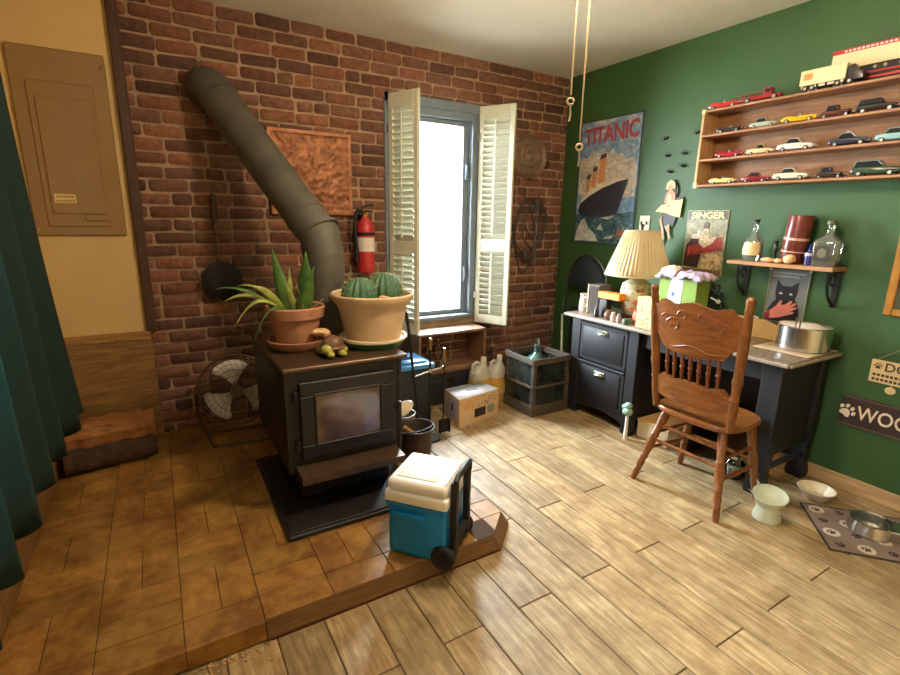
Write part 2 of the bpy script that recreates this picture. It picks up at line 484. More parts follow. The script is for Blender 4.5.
# shutters
m_shut = M('shutter_paint', (212, 212, 192), .5, var=.05)
def shutter(hx, fx, fy, z0, z1, zm, label, tilt):
    d = V((fx-hx, fy-(YB-.02), 0)); wd = d.length; rz = math.atan2(d.y, d.x)
    t = thing('window_shutter', label, 'shutter', (hx, YB-.02, z0), rz, 'shutters of the window')
    X = MW[t]; H = z1-z0; m = zm-z0
    f = MB(X); st = .04
    for a in ((0, st, 0, H), (wd-st, wd, 0, H), (st, wd-st, 0, .07), (st, wd-st, H-.09, H), (st, wd-st, m-.045, m+.045)):
        f.box(a[0], a[1], -.014, .014, a[2], a[3], .003)
    build('shutter_frame', f, m_shut, t)
    for nm, lo, hi in (('lower_louvers', .07, m-.045), ('upper_louvers', m+.045, H-.09)):
        l = MB(X); n = round((hi-lo)/.043)
        for k in range(n):
            zc = lo+(hi-lo)*(k+.5)/n
            mt = Matrix.Translation((wd/2, 0, zc)) @ Matrix.Rotation(math.radians(tilt), 4, 'X')
            l.box(-(wd/2-st), wd/2-st, -.031, .031, -.003, .003, .002, mtx=mt)
        build(nm, l, m_shut, t)
        r = MB(X); r.box(wd/2-.006, wd/2+.006, -.036, -.026, lo+.02, hi-.02, .002); build('tilt_rod', r, m_shut, t)
    hg = MB(X)
    for zz in (.2, H-.25): hg.box(-.012, .012, -.018, .018, zz, zz+.06, .002)
    build('hinge', hg, m_chrome, t)
shutter(OX0, 1.588, 3.13, .592, 2.245, 1.215, 'cream louvered shutter beside the red fire extinguisher', -50)
shutter(OX1, 2.385, 3.13, .585, 2.25, 1.225, 'cream louvered shutter beside the round wall plaque', -46)

# ------------------------------------------------------------------ outside the window
go = MB(); go.box(-6, 10, YB+.3, 14, -.4, -.3)
struct('ground_outside', go, M('pale_ground', (190, 186, 170), .95))
tree = thing('garden_tree', 'sparse leafy tree seen through the bright window', 'tree', (3.95, 6.9, -.3))
tk = MB(); tk.tube([(3.95, 6.9, -.3), (4.0, 6.9, 1.0), (3.9, 6.95, 2.1)], [.05, .04, .02]); 
for a in range(5): tk.tube([(3.95, 6.9, .9+.2*a), (3.95+random.uniform(-.5, .5), 6.8+random.uniform(-.3, .3), 1.3+.25*a)], [.015, .006])
build('trunk', tk, M('dark_trunk', (38, 30, 26), .9), tree)
lv = MB()
for k in range(170):
    c = V((3.95+random.gauss(0, .28), 6.9+random.gauss(0, .25), 1.55+random.gauss(0, .33)))
    mt = Matrix.Translation(c) @ Matrix.Rotation(random.uniform(0, 6), 4, 'Z') @ Matrix.Rotation(random.uniform(-1, 1), 4, 'X')
    lv.raw([(-.035, 0, 0), (0, .016, .004), (.035, 0, 0), (0, -.016, .004)], [(0, 1, 2, 3)], mt)
build('foliage', lv, M('shaded_leaf', (22, 30, 18), .8), tree)

# ------------------------------------------------------------------ wood stove
CUR = NEAR_STOVE
SX0, SX1, SY0, SY1 = .392, .93, 2.0, 2.72
st = thing('wood_stove', 'black freestanding wood stove on the raised hearth', 'stove', (.66, 2.3, HFOOT.z))
b = MB(); b.box(.335, .97, 1.80, 2.56, HFOOT.z+.001, HFOOT.z+.022, .004); b.box(.35, .955, 1.815, 2.55, HFOOT.z+.022, HFOOT.z+.028, .002)
build('floor_plate', b, M('plate_black', (24, 21, 20), .5), st)
b = MB(); b.box(.455, .885, 2.06, 2.60, HFOOT.z+.028, .335, .006); build('pedestal', b, m_stove, st)
b = MB(); b.box(SX0+.004, SX1-.004, SY0+.012, SY1, .33, .792, .006)
b.box(SX0+.002, SX0+.02, SY0+.006, SY0+.03, .33, .79, .002); b.box(SX1-.02, SX1-.002, SY0+.006, SY0+.03, .33, .79, .002)
b.box(SX0+.001, SX0+.006, 2.12, 2.6, .36, .76, .002)
body = build('firebox', b, m_stove, st)
b = MB(); b.box(SX0-.004, SX1+.022, SY0-.012, SY1+.01, .792, .81, .004); build('top_plate', b, m_stovetop, st, )
b = MB(); dx0, dx1, dz0, dz1 = .452, .882, .395, .742
b.box(dx0, dx1, SY0-.012, SY0+.012, dz0, dz0+.062, .004); b.box(dx0, dx1, SY0-.012, SY0+.012, dz1-.062, dz1, .004)
b.box(dx0, dx0+.066, SY0-.012, SY0+.012, dz0+.062, dz1-.062, .004); b.box(dx1-.066, dx1, SY0-.012, SY0+.012, dz0+.062, dz1-.062, .004)
b.box(dx0+.058, dx0+.068, SY0-.017, SY0-.01, dz0+.054, dz1-.054, .002); b.box(dx1-.068, dx1-.058, SY0-.017, SY0-.01, dz0+.054, dz1-.054, .002)
b.box(dx0+.058, dx1-.058, SY0-.017, SY0-.01, dz0+.054, dz0+.063, .002); b.box(dx0+.058, dx1-.058, SY0-.017, SY0-.01, dz1-.063, dz1-.054, .002)
door = build('stove_door', b, m_stove, st)
b = MB(); b.box(dx0+.06, dx1-.06, SY0-.006, SY0-.001, dz0+.058, dz1-.058)
build('door_glass', b, M('mottled_stove_glass', (96, 74, 58), .12, var=.55, scale=7, Coat_Weight=.6), door)  # blotchy brown glass colour under a glossy coat
b = MB()
for zz in (.44, .66): b.tube([(dx0-.016, SY0-.004, zz), (dx0-.016, SY0-.004, zz+.045)], .011, 10)
build('door_hinge', b, m_iron, door)
b = MB(); b.tube([(dx1+.005, SY0-.01, .56), (dx1+.006, SY0-.045, .565), (dx1+.012, SY0-.05, .60)], [.007, .007, .009]); build('door_handle', b, m_iron, door)
b = MB(); b.raw([(.425, SY0+.01, .362), (.895, SY0+.01, .362), (.895, SY0-.10, .352), (.425, SY0-.10, .352),
                 (.425, SY0+.01, .315), (.895, SY0+.01, .315), (.895, SY0-.10, .322), (.425, SY0-.10, .322)],
                [(0, 1, 2, 3), (3, 2, 6, 7), (4, 5, 1, 0), (7, 6, 5, 4), (0, 3, 7, 4), (1, 5, 6, 2)])
build('ash_lip', b, m_stovetop, st, angle=20)
b = MB()
for k in range(9): b.box(.47+.045*k, .50+.045*k, 2.052, 2.062, .2, .30, .002)
build('pedestal_grille', b, m_iron, st)

# stove pipe
PB, PT, PWALL = V((.735, 2.52, .81)), V((.735, 2.52, 1.30)), V((.34, 3.16, 2.09))
sp = thing('stove_pipe', 'thick grey stove pipe slanting up to the brick wall', 'pipe', PB)
b = MB(); b.lathe([(.112, 0), (.112, .012), (.103, .014)], PB, 30); build('flue_collar', b, m_pipe, sp)
d = (PWALL-PT).normalized()
b = MB(); b.tube([PB+V((0, 0, .01)), V((.735, 2.52, 1.10))], .1, 32); b.tube([V((.735, 2.52, 1.08)), V((.735, 2.52, 1.10))], .104, 32)
build('upright_section', b, m_pipe, sp)
# elbow in three gores
b = MB(); e0 = V((.735, 2.52, 1.10)); e1 = V((.735, 2.52, 1.22)); e2 = PT+V((-.012, .02, .03)); e3 = PT+d*.16
b.tube([e0, e1, e2, e3], [.102, .103, .103, .102], 32)
for p, q in ((e0, V((0, 0, 1))), (e1, V((-.15, .22, 1))), (e2+V((0,0,.02)), V((-.3, .5, .8))), (e3, d)):
    b.tube([p-q.normalized()*.007, p+q.normalized()*.007], .1055, 32)
build('elbow', b, m_pipe, sp)
PW2 = PT.lerp(PWALL, .93)
b = MB(); b.tube([PT+d*.15, PW2], .1, 32); build('slanted_section', b, m_pipe, sp)
b = MB(Matrix()); q0 = CUR @ PW2
b.tube([q0-d*.02, q0+d*.05, V((.345, 3.335, 2.122)), V((.335, 3.396, 2.13))], [.1085, .109, .108, .106], 32)
b.tube([q0-d*.03, q0-d*.015], .112, 32)
build('wall_elbow', b, m_pipe, sp)
b = MB()
for t in (.35, .7):
    p = PT.lerp(PWALL, t)+V((-.03, -.09, -.03)); b.ball(p, .008, 8)
build('screw', b, m_chrome, sp)

# ------------------------------------------------------------------ plants on the stove
TS = .811
sc = MB(); sc.lathe([(.0, 0), (.108, 0), (.128, .018), (.138, .045), (.132, .047), (.120, .02), (.10, .010), (0, .010)], (.535, 2.335, TS), 36)
tag(build('plant_saucer', sc, m_terra, loc=(.535, 2.335, TS)), 'round terracotta saucer under the pot of strappy leaves', 'saucer', 'saucers on the stove')
pl = thing('potted_plant', 'long-leaved plant in terracotta pot on the stove', 'plant', (.535, 2.345, TS+.011))
b = MB(); c0 = (.535, 2.345, TS+.011)
b.lathe([(0, 0), (.088, 0), (.118, .135), (.134, .14), (.140, .185), (.134, .192), (.122, .186), (.118, .15), (0, .15)], c0, 36)
build('pot', b, m_terra, pl)
b = MB(); b.lathe([(.118, .152), (.06, .166), (0, .17)], c0, 24); build('soil', b, m_soil, pl)
def leaf(mb, base, tip, wid, sag=0, side=None, n=10, fold=.25):
    base, tip = V(base), V(tip); ax = tip-base
    sd = V(side) if side else ax.cross(V((0, 0, 1)))
    if sd.length < 1e-4: sd = V((1, 0, 0))
    sd.normalize(); nn = ax.cross(sd).normalized()
    vs, fs = [], []
    for i in range(n+1):
        t = i/n; w_ = wid*(.55+.45*math.sin(PI*min(1, t*1.15+.1)))*(1 if t < .6 else max(.04, 1-((t-.6)/.4)**1.6))
        p = base+ax*t+V((0, 0, 1))*(sag*4*t*(1-t))
        for q in (-1, -.5, 0, .5, 1): vs.append(p+sd*w_*q+nn*(abs(q)*fold*w_))
    for i in range(n):
        for q in range(4): fs.append((i*5+q, i*5+q+1, i*5+6+q, i*5+5+q))
    mb.raw(vs, fs)
bx, by, bz = .535, 2.345, TS+.17
leaves = [((.50, 2.33, bz), (.452, 2.36, 1.275), 0.030, 0, (1, -.3, 0), 0), ((.575, 2.33, bz), (.595, 2.33, 1.262), .040, 0, (.9, -.5, .0), 0),
          ((.56, 2.31, bz), (.615, 2.27, 1.20), .022, 0, (1, -.2, 0), 0), ((.49, 2.32, bz), (.335, 2.28, 1.12), .020, .03, (.3, .2, 1), 1),
          ((.48, 2.34, bz), (.22, 2.33, 1.045), .016, .06, (.1, 1, .5), 1), ((.48, 2.32, bz), (.245, 2.25, .93), .017, .10, (.2, 1, .4), 1),
          ((.49, 2.30, bz), (.315, 2.20, .87), .018, .09, (.4, 1, .2), 0), ((.50, 2.36, bz), (.30, 2.45, 1.10), .018, .05, (0, 1, .4), 1),
          ((.53, 2.30, bz), (.47, 2.24, 1.14), .016, .01, (1, 0, .3), 1), ((.54, 2.30, bz), (.545, 2.22, 1.10), .015, .02, (1, 0, .2), 0),
          ((.52, 2.36, bz), (.53, 2.39, 1.18), .018, 0, (1, .2, 0), 1), ((.47, 2.33, bz), (.20, 2.38, 1.10), .014, .05, (.2, 1, .4), 0)]
for i, (a, t_, wd, sg, sd, kind) in enumerate(leaves):
    b = MB(); leaf(b, a, t_, wd, sg, sd); o = build('leaf', b, m_leafy if kind else m_leaf, pl, recalc=False, solid=.003)
b = MB()
for a, t_ in (((.56, 2.26, bz), (.64, 2.24, 1.05)), ((.57, 2.3, bz), (.53, 2.28, 1.13))): b.tube([a, t_], [.004, .002], 6)
build('dry_stem', b, M('dry_stem', (170, 140, 96), .8), pl)

P2 = (.882, 2.235)
sc = MB(); sc.lathe([(0, 0), (.135, 0), (.158, .03), (.156, .034), (.12, .012), (0, .01)], (*P2, TS), 40)
sau = build('plant_saucer', sc, M('green_glaze', (70, 118, 84), .3, var=.1), loc=(*P2, TS))
tag(sau, 'green saucer with a pale rim under the cactus pot', 'saucer', 'saucers on the stove')
sc = MB(); sc.lathe([(.157, .029), (.166, .036), (.166, .046), (.156, .047), (.150, .034)], (*P2, TS), 40); build('rim', sc, m_cream, sau)
cp = thing('cactus_pot', 'wide cream pot holding two ribbed round cacti', 'plant', (*P2, TS+.012))
b = MB(); c0 = (P2[0], P2[1], TS+.013)
b.lathe([(0, 0), (.128, 0), (.150, .10), (.160, .15), (.163, .165), (.172, .185), (.188, .205), (.199, .222), (.201, .238), (.194, .245), (.182, .238), (.172, .20), (0, .19)], c0, 44)
build('pot', b, M('sandy_clay', (204, 176, 142), .75, var=.14, scale=12, bmp=.1), cp)
b = MB(); b.lathe([(.174, .195), (.09, .205), (0, .208)], c0, 28); build('gravel', b, M('gravel_mix', (136, 112, 84), .95, var=.4, scale=70, bmp=.8, bscale=80), cp)
m_cact = M('cactus_green', (66, 104, 76), .55, var=.2, scale=12)
m_spine = M('cactus_spine', (196, 176, 120), .6)
def cactus(c, r, hgt, ribs=16):
    b = MB(); vs, fs = [], []; nu, nv = ribs*6, 14
    for j in range(nv+1):
        ph = -.5*PI*.55+(.5*PI*.55+PI/2*.97)*j/nv
        for i in range(nu):
            th = 2*PI*i/nu; rr = 1-.13*(.5+.5*math.cos(ribs*th))
            vs.append((c[0]+r*rr*math.cos(ph)*math.cos(th), c[1]+r*rr*math.cos(ph)*math.sin(th), c[2]+hgt*math.sin(ph)*(1 if ph < 1.3 else .985)))
    for j in range(nv):
        for i in range(nu): fs.append((j*nu+i, j*nu+(i+1) % nu, (j+1)*nu+(i+1) % nu, (j+1)*nu+i))
    fs.append(tuple(nv*nu+i for i in range(nu)))
    b.raw(vs, fs); o = build('cactus', b, m_cact, cp, angle=60)
    b = MB()
    for k in range(ribs):
        th = 2*PI*(k+.5)/ribs
        for ph in (-.1, .2, .5, .8, 1.1):
            p = V((c[0]+r*math.cos(ph)*math.cos(th), c[1]+r*math.cos(ph)*math.sin(th), c[2]+hgt*math.sin(ph)))
            n_ = (p-V(c)).normalized()
            for q in range(3):
                b.tube([p, p+(n_+V((random.uniform(-.7, .7),)*3)*.6+V((0, 0, random.uniform(-.4, .5)))).normalized()*.012], [.0012, .0004], 3)
    o2 = build('spines', b, m_spine, o); o2['kind'] = 'stuff'
cactus((.812, 2.225, TS+.245), .088, .088); cactus((.955, 2.262, TS+.25), .092, .10)
for i, (p, r) in enumerate((((.888, 2.12, TS+.235), (.03, .026, .022)), ((.80, 2.10, TS+.228), (.018, .014, .011)), ((.985, 2.13, TS+.23), (.022, .016, .012)))):
    b = MB(); b.ball(p, r, 12, jit=.2); build('stone', b, M('tan_stone', (190, 150, 118), .7, var=.2), cp)

# turtle ornament and shells by the pot
tt = thing('turtle_figurine', 'turtle figurine, brown shell and yellow-green body, between the pots', 'figurine', (.64, 2.13, TS))
b = MB(); b.ball((.645, 2.14, TS+.04), (.052, .05, .048), 18); b.lathe([(.055, 0), (.06, .006), (.055, .012), (0, .012)], (.645, 2.14, TS+.03), 24)
build('shell', b, M('turtle_shell', (104, 74, 50), .5, var=.45, scale=40), tt)
m_tur = M('turtle_skin', (176, 170, 84), .5, var=.35, scale=40)
b = MB(); b.ball((.60, 2.085, TS+.038), (.024, .026, .022), 14); b.ball((.615, 2.10, TS+.03), (.022, .022, .018), 12); build('head', b, m_tur, tt)
for p in ((.615, 2.075, TS+.016), (.672, 2.075, TS+.016), (.70, 2.15, TS+.016), (.60, 2.17, TS+.016)):
    b = MB(); b.ball(p, (.019, .026, .0155), 12); build('leg', b, m_tur, tt)
sh = MB(); sh.ball((.618, 2.235, TS+.085), (.042, .022, .02), 14, jit=.2); sh.ball((.645, 2.228, TS+.078), (.022, .018, .018), 10)
tag(build('seashell', sh, M('pale_shell', (222, 178, 128), .5, var=.25, scale=30), loc=(.62, 2.235, TS+.06)), 'pale curled seashell against the terracotta pot', 'shell')

CUR = Matrix()
# ------------------------------------------------------------------ things on the brick wall
cp_ = thing('copper_panel', 'square embossed copper panel on the brick behind the pipe', 'wall panel', (.93, YB-.03, 1.70))
def emb(u, v):
    x, z = .66+.535*u, 1.432+.52*v
    a, c = (u-.5)*2, (v-.5)*2; r = math.hypot(a, c); th = math.atan2(c, a)
    h = .3*math.sin(12*r+2*math.sin(4*th))+.3*math.sin(23*a+3*math.sin(9*c))*math.sin(21*c+3*math.sin(8*a))+.6*noise.noise(V((a*9, c*9, 0)))
    e = max(abs(a), abs(c))
    if e > .9: h = .8
    return (x, YB-.03-.011*h-.012*(1-e*e), z)
b = MB(); b.grid(emb, 96, 96)
build('embossed_sheet', b, M('copper', (150, 100, 70), .55, .6, var=.4, scale=14), cp_, angle=70)
b = MB(); b.box(.655, 1.20, YB-.026, YB-.002, 1.428, 1.956, .003); build('backing', b, m_dkwood, cp_)

ex = thing('fire_extinguisher', 'red fire extinguisher hung on the brick by the shutter', 'fire extinguisher', (1.262, 3.31, 1.04))
m_red = M('extinguisher_red', (178, 44, 48), .35, var=.08)
b = MB(); b.lathe([(0, 0), (.052, 0), (.062, .012), (.062, .30), (.052, .345), (.025, .372), (.022, .385), (0, .385)], (1.262, 3.31, 1.04), 30)
cyl = build('tank', b, m_red, ex)
b = MB(); b.lathe([(.0626, .15), (.0632, .15), (.0632, .245), (.0626, .245)], (1.262, 3.31, 1.04), 30); build('label', b, m_paper, cyl)
b = MB(); b.tube([(1.262, 3.31, 1.42), (1.262, 3.31, 1.455)], .02, 12); b.tube([(1.262, 3.31, 1.445), (1.24, 3.29, 1.455)], .014, 10); build('valve', b, m_brass, ex)
b = MB(); b.box(1.225, 1.32, 3.30, 3.32, 1.455, 1.466, .003); b.tube([(1.23, 3.31, 1.468), (1.27, 3.31, 1.50), (1.325, 3.31, 1.505)], .008, 8); build('handle', b, m_rubber, ex)
b = MB(); b.tube([(1.245, 3.30, 1.45), (1.20, 3.28, 1.47), (1.178, 3.28, 1.42), (1.182, 3.285, 1.30), (1.19, 3.29, 1.20)], .011, 10); build('hose', b, m_rubber, ex)
b = MB(); b.tube([(1.19, 3.29, 1.21), (1.192, 3.29, 1.12)], [.011, .02], 12); build('nozzle', b, m_rubber, ex)
b = MB(); b.box(1.245, 1.28, 3.368, YB-.008, 1.05, 1.44, .002); b.lathe([(.066, 0), (.066, .02)], (1.262, 3.31, 1.30), 30, cap=False); build('bracket', b, m_iron, ex)

bwm = thing('hanging_pan', 'dark round pan with a long wooden handle hung on brick', 'pan', (.33, 3.36, .91))
b = MB(); mt = align((.334, YB-.02, 1.026), (0, -1, 0))
b.lathe([(.0, 0), (.105, 0), (.112, .02), (.116, .05), (.108, .052), (.09, .06), (.05, .066), (0, .068)], (0, 0, 0), 34, mt)
build('pan_body', b, m_iron, bwm)
b = MB(); b.tube([(.323, 3.36, 1.13), (.322, 3.362, 1.25), (.319, 3.365, 1.37)], .007, 8)
for k in range(5): b.ball((.322, 3.362, 1.15+.04*k), .011, 8)
build('handle_rod', b, M('worn_iron', (120, 96, 70), .4, .8), bwm)
b = MB(); b.tube([(.319, 3.366, 1.36), (.320, 3.368, 1.42), (.326, 3.372, 1.50), (.327, 3.374, 1.54)], [.013, .019, .02, .014], 12); build('grip', b, m_dkwood, bwm)

pq = thing('wall_plaque', 'round embossed metal plaque on the brick near the green wall', 'wall plaque', (2.735, YB-.015, 1.93))
b = MB(); mt = align((2.735, YB-.012, 1.93), (0, -1, 0))
b.lathe([(.172, 0), (.176, .016), (.168, .024), (.158, .012), (.150, .020), (.14, .008), (.094, .010), (.085, .022), (.076, .010), (.04, .012), (.03, .022), (0, .028)], (0, 0, 0), 48, mt)
m_plq = M('plaque_metal', (136, 112, 92), .5, .4, var=.3, scale=30, bmp=.5, bscale=60)
build('disc', b, m_plq, pq)
b = MB()
for k in range(14):
    a = 2*PI*k/14; c = V((2.735+.116*math.cos(a), YB-.026, 1.93+.116*math.sin(a)))
    b.tube(arc(c, .016, a, a+5, 8), .0035, 5)
build('scrollwork', b, m_plq, pq)

tk = thing('horse_bridle', 'coiled dark bridle straps and chain hanging on the brick', 'bridle', (2.78, YB-.02, 1.28))
m_lea = M('dark_leather', (60, 48, 44), .6, var=.25)
b = MB()
for cx, cz, rx, rz_, ph in ((2.74, 1.36, .13, .23, 0), (2.75, 1.34, .15, .26, .4), (2.81, 1.38, .12, .20, 1.0), (2.72, 1.27, .10, .30, 2), (2.83, 1.42, .11, .16, 1.3)):
    pts = [(cx+rx*math.cos(a)+.012*math.sin(3*a+ph), YB-.03-.008*math.sin(2*a+ph), cz+rz_*math.sin(a)) for a in [2*PI*i/30 for i in range(30)]]
    b.tube(pts, .006, 6, closed=True)
build('strap', b, m_lea, tk)
b = MB()
for k in range(16):
    c = (2.815+.006*math.sin(k), YB-.05, 1.585-.035*k); ux = (1, 0, 0) if k % 2 else (.3, -.9, 0)
    b.tube([V(c)+V(ux).normalized()*.010*math.cos(a)+V((0, 0, 1))*.022*math.sin(a) for a in [2*PI*i/10 for i in range(10)]], .0032, 5, closed=True)
build('chain', b, M('grey_chain', (150, 150, 146), .35, .9), tk)
b = MB(); b.ball((2.72, YB-.05, 1.12), (.035, .028, .06), 14); build('leather_pad', b, m_lea, tk)
b = MB(); b.tube([(2.815, YB+.004, 1.60), (2.815, YB-.06, 1.60), (2.815, YB-.065, 1.62)], .005, 6); build('hook', b, m_iron, tk)

# ------------------------------------------------------------------ breaker panel
ep = thing('breaker_panel', 'tan metal electrical panel on the plaster wall', 'electrical panel', (-.335, YB-.02, 1.295))
m_tan = M('tan_enamel', (146, 112, 64), .42, var=.06)
PY = YB-.02
b = MB(); b.box(-.535, -.133, PY-.02, PY, 1.298, 2.215, .006)
b.box(-.475, -.195, PY-.028, PY-.018, 1.345, 2.06, .006); 
build('cover_frame', b, m_tan, ep)
b = MB(); b.box(-.447, -.212, PY-.036, PY-.027, 1.412, 1.985, .005); b.box(-.332, -.328, PY-.038, PY-.035, 1.43, 1.97)
dr = build('panel_door', b, m_tan, ep)
b = MB(); b.box(-.31, -.215, PY-.040, PY-.027, 1.376, 1.408, .004); build('latch', b, m_tan, dr)
b = MB(); b.box(-.43, -.338, PY-.0375, PY-.035, 1.468, 1.513); lb = build('label_sticker', b, M('yellowed_label', (222, 196, 132), .7), dr)
b = MB()
for zz in (1.50, 1.478):
    for k in range(7): b.box(-.424+.0115*k, -.416+.0115*k, PY-.0381, PY-.0374, zz-.005, zz+.005)
build('print', b, M('faded_ink', (150, 112, 62), .8), lb)
b = MB()
for x_, z_ in ((-.15, 2.15), (-.52, 2.19), (-.15, 1.33), (-.52, 1.33)): b.ball((x_, PY-.021, z_), .008, 8)
build('screw', b, m_brass, ep)

# ------------------------------------------------------------------ curtain
m_cur, nt, bs = node_mat('teal_curtain')
vec = coords(nt, (200, 200, 200)); f = noise_node(nt, vec, 1.5)
ccol = ramp(nt, f, [(.3, lin((22, 42, 38))), (.7, lin((32, 56, 50)))])
nt.links.new(ccol, bs.inputs['Base Color']); setp(bs, Roughness=.9)
trn = nt.nodes.new('ShaderNodeBsdfTranslucent'); trn.inputs[0].default_value = lin((60, 130, 128))
mx = nt.nodes.new('ShaderNodeMixShader'); mx.inputs[0].default_value = .22
nt.links.new(bs.outputs[0], mx.inputs[1]); nt.links.new(trn.outputs[0], mx.inputs[2]); nt.links.new(mx.outputs[0], nt.nodes['Material Output'].inputs[0])
cu = thing('curtain', 'dark teal curtain hanging over the unseen left window', 'curtain', (-.42, 1.7, .5))
def curt(u, v):
    # u runs along the rod, v from hem to rod
    y = .95+(2.50-.95)*u + (1-v)**1.5*.17*u
    amp = (.028+.032*(1-v))*(1 if u < .97 else .7)
    ph = 2*PI*(u*7.2+.12*math.sin(5*u))
    x = -.435+amp*math.sin(ph)+.045*max(0, u-.8)/.2*(1-v)**2
    z0 = .50+.03*math.sin(ph+.5)+.03*noise.noise(V((u*9, 0, 0)))
    return (x, y+amp*.8*math.cos(ph)*.6, z0+(2.22-z0)*v)
b = MB(); b.grid(curt, 150, 26); build('drape', b, m_cur, cu, recalc=False, angle=80, solid=.004)
b = MB(); b.tube([(-.435, .75, 2.235), (-.435, 2.72, 2.235)], .012, 10); b.ball((-.435, 2.74, 2.235), .025); 
for yy in (.8, 2.66): b.tube([(-.435, yy, 2.235), (XL, yy, 2.235)], .008, 8)
build('curtain_rod', b, m_iron, cu)

# ------------------------------------------------------------------ firewood by the half wall
CUR = NEAR_STOVE
def log(p0, p1, r, mat_bark, mat_wood, name, label, split=False, seed=0):
    p0, p1 = V(p0), V(p1); d = p1-p0; L = d.length
    b = MB(); n = 22; seg = 18
    q = V((0, 0, 1)).rotation_difference(d.normalized()).to_matrix()
    vs, fs = [], []
    for i in range(n+1):
        for k in range(seg):
            a = 2*PI*k/seg
            rr = r*(1+.14*noise.noise(V((math.cos(a)*1.2, math.sin(a)*1.2, i*.25+seed)))+.06*noise.noise(V((a*3, i*.9, seed))))
            vs.append(p0+d*(i/n)+q @ V((rr*math.cos(a), rr*math.sin(a), 0)))
    for i in range(n):
        for k in range(seg): fs.append((i*seg+k, i*seg+(k+1) % seg, (i+1)*seg+(k+1) % seg, (i+1)*seg+k))
    b.raw(vs, fs); b.mi = 1; b.raw(vs, [tuple(range(seg)), tuple(n*seg+k for k in range(seg))])
    o = build(name, b, [mat_bark, mat_wood], loc=p0.lerp(p1, .5)-V((0, 0, r)))
    return tag(o, label, 'firewood', 'firewood on the hearth')
m_bark = M('bark', (66, 44, 28), .95, var=.45, scale=25, bmp=1, bscale=45)
m_cutw = M('cut_wood', (168, 112, 58), .8, var=.2, scale=20)
log((-.505, 2.86, HFOOT.z+.068), (-.112, 2.93, HFOOT.z+.068), .066, m_bark, m_cutw, 'firewood_log', 'dark bark-covered log lying on the hearth below the split log')
b = MB(); zt = HFOOT.z+.128
prof = lambda s_: [(-.075, 0), (.07, .002), (.085, .05+.01*s_), (.03, .115), (-.03, .10+.01*s_), (-.08, .055)]
vs, fs = [], []
n = 20
for i in range(n+1):
    t = i/n; x = -.49+.385*t
    for (yy, zz) in prof(math.sin(5*t)): vs.append((x, 2.93+.05*t+yy+.014*noise.noise(V((t*9, yy*20, 0))), zt+zz*(1+.25*noise.noise(V((t*5, 9, 0))))+.006*noise.noise(V((t*12, 3, zz*20)))))
for i in range(n):
    for k in range(6): fs.append((i*6+k, i*6+(k+1) % 6, i*6+6+(k+1) % 6, i*6+6+k))
fs += [tuple(range(6)), tuple(n*6+k for k in range(6))]
b.raw(vs, fs)
tag(build('split_log', b, wood('split_wood', (104, 62, 26), (178, 116, 54), 0, 10, 8, .7, bmp=.8), loc=(-.3, 2.95, zt), angle=25),
    'orange split log lying on top of the bark log', 'firewood', 'firewood on the hearth')

# ------------------------------------------------------------------ floor fan behind the stove
fa = thing('floor_fan', 'black wire floor fan with white blades behind the stove', 'fan', (.30, 2.98, HFOOT.z))
FC = V((.312, 2.93, .445)); FD = V((-.12, -1, .22)).normalized(); mt = align(FC, FD)
m_fan = M('fan_wire', (84, 70, 58), .4, .6)
def grille(zoff, bulge):
    b = MB()
    for r in (.05, .085, .12, .15, .178): b.tube([(r*math.cos(a), r*math.sin(a), zoff+bulge*(1-(r/.199)**2)) for a in [2*PI*i/36 for i in range(36)]], .0016, 4, closed=True, mtx=mt)
    for k in range(32):
        a = 2*PI*k/32
        b.tube([(r*math.cos(a+.5*(r/.199)), r*math.sin(a+.5*(r/.199)), zoff+bulge*(1-(r/.199)**2)) for r in (.03, .08, .14, .199)], .0013, 4, mtx=mt)
    b.lathe([(0, .006), (.035, .004), (.035, -.004), (0, -.004)], (0, 0, zoff+bulge), 20, mtx=mt)
    return b
build('front_grille', grille(.03, .045), m_fan, fa); build('rear_grille', grille(-.03, -.04), m_fan, fa)
b = MB(); b.tube([(.200*math.cos(a), .200*math.sin(a), 0) for a in [2*PI*i/48 for i in range(48)]], .006, 8, closed=True, mtx=mt)
b.lathe([(.199, -.03), (.202, -.03), (.202, .03), (.199, .03), (.199, -.03)], (0, 0, 0), 48, mtx=mt, cap=False); build('rim', b, m_fan, fa)
for k in range(3):
    b = MB(); a0 = math.radians(212+120*k)
    def bl(u, v):
        r = .035+.138*u; a = a0+(v-.5)*1.25*(.55+.6*u)*(1-.25*(u > .9)); return (r*math.cos(a), r*math.sin(a), (v-.5)*.05)
    b.grid(bl, 8, 8, mtx=mt); build('blade', b, M('fan_blade_white', (230, 226, 216), .45), fa, recalc=False, solid=.003)
b = MB(); b.lathe([(0, .03), (.03, .02), (.034, -.02), (.045, -.04), (.05, -.10), (0, -.11)], (0, 0, 0), 22, mtx=mt); build('motor', b, m_rubber, fa)
b = MB(); s_ = FD.cross(V((0, 0, 1))).normalized()
for sg in (-1, 1):
    p = FC+s_*.208*sg
    b.tube([p, p+V((0, .02, -.12)), FC+s_*.16*sg+V((0, -.02, -.284)), FC+s_*.15*sg+V((0, -.10, -.289))], .008, 8)
    b.tube([FC+s_*.16*sg+V((0, -.02, -.284)), FC+s_*.15*sg+V((0, .12, -.289))], .008, 8)
b.tube([FC+s_*.15+V((0, .12, -.289)), FC-s_*.15+V((0, .12, -.289))], .008, 8); b.tube([FC+s_*.15+V((0, -.10, -.289)), FC-s_*.15+V((0, -.10, -.289))], .008, 8)
build('stand', b, m_fan, fa)

CUR = Matrix()
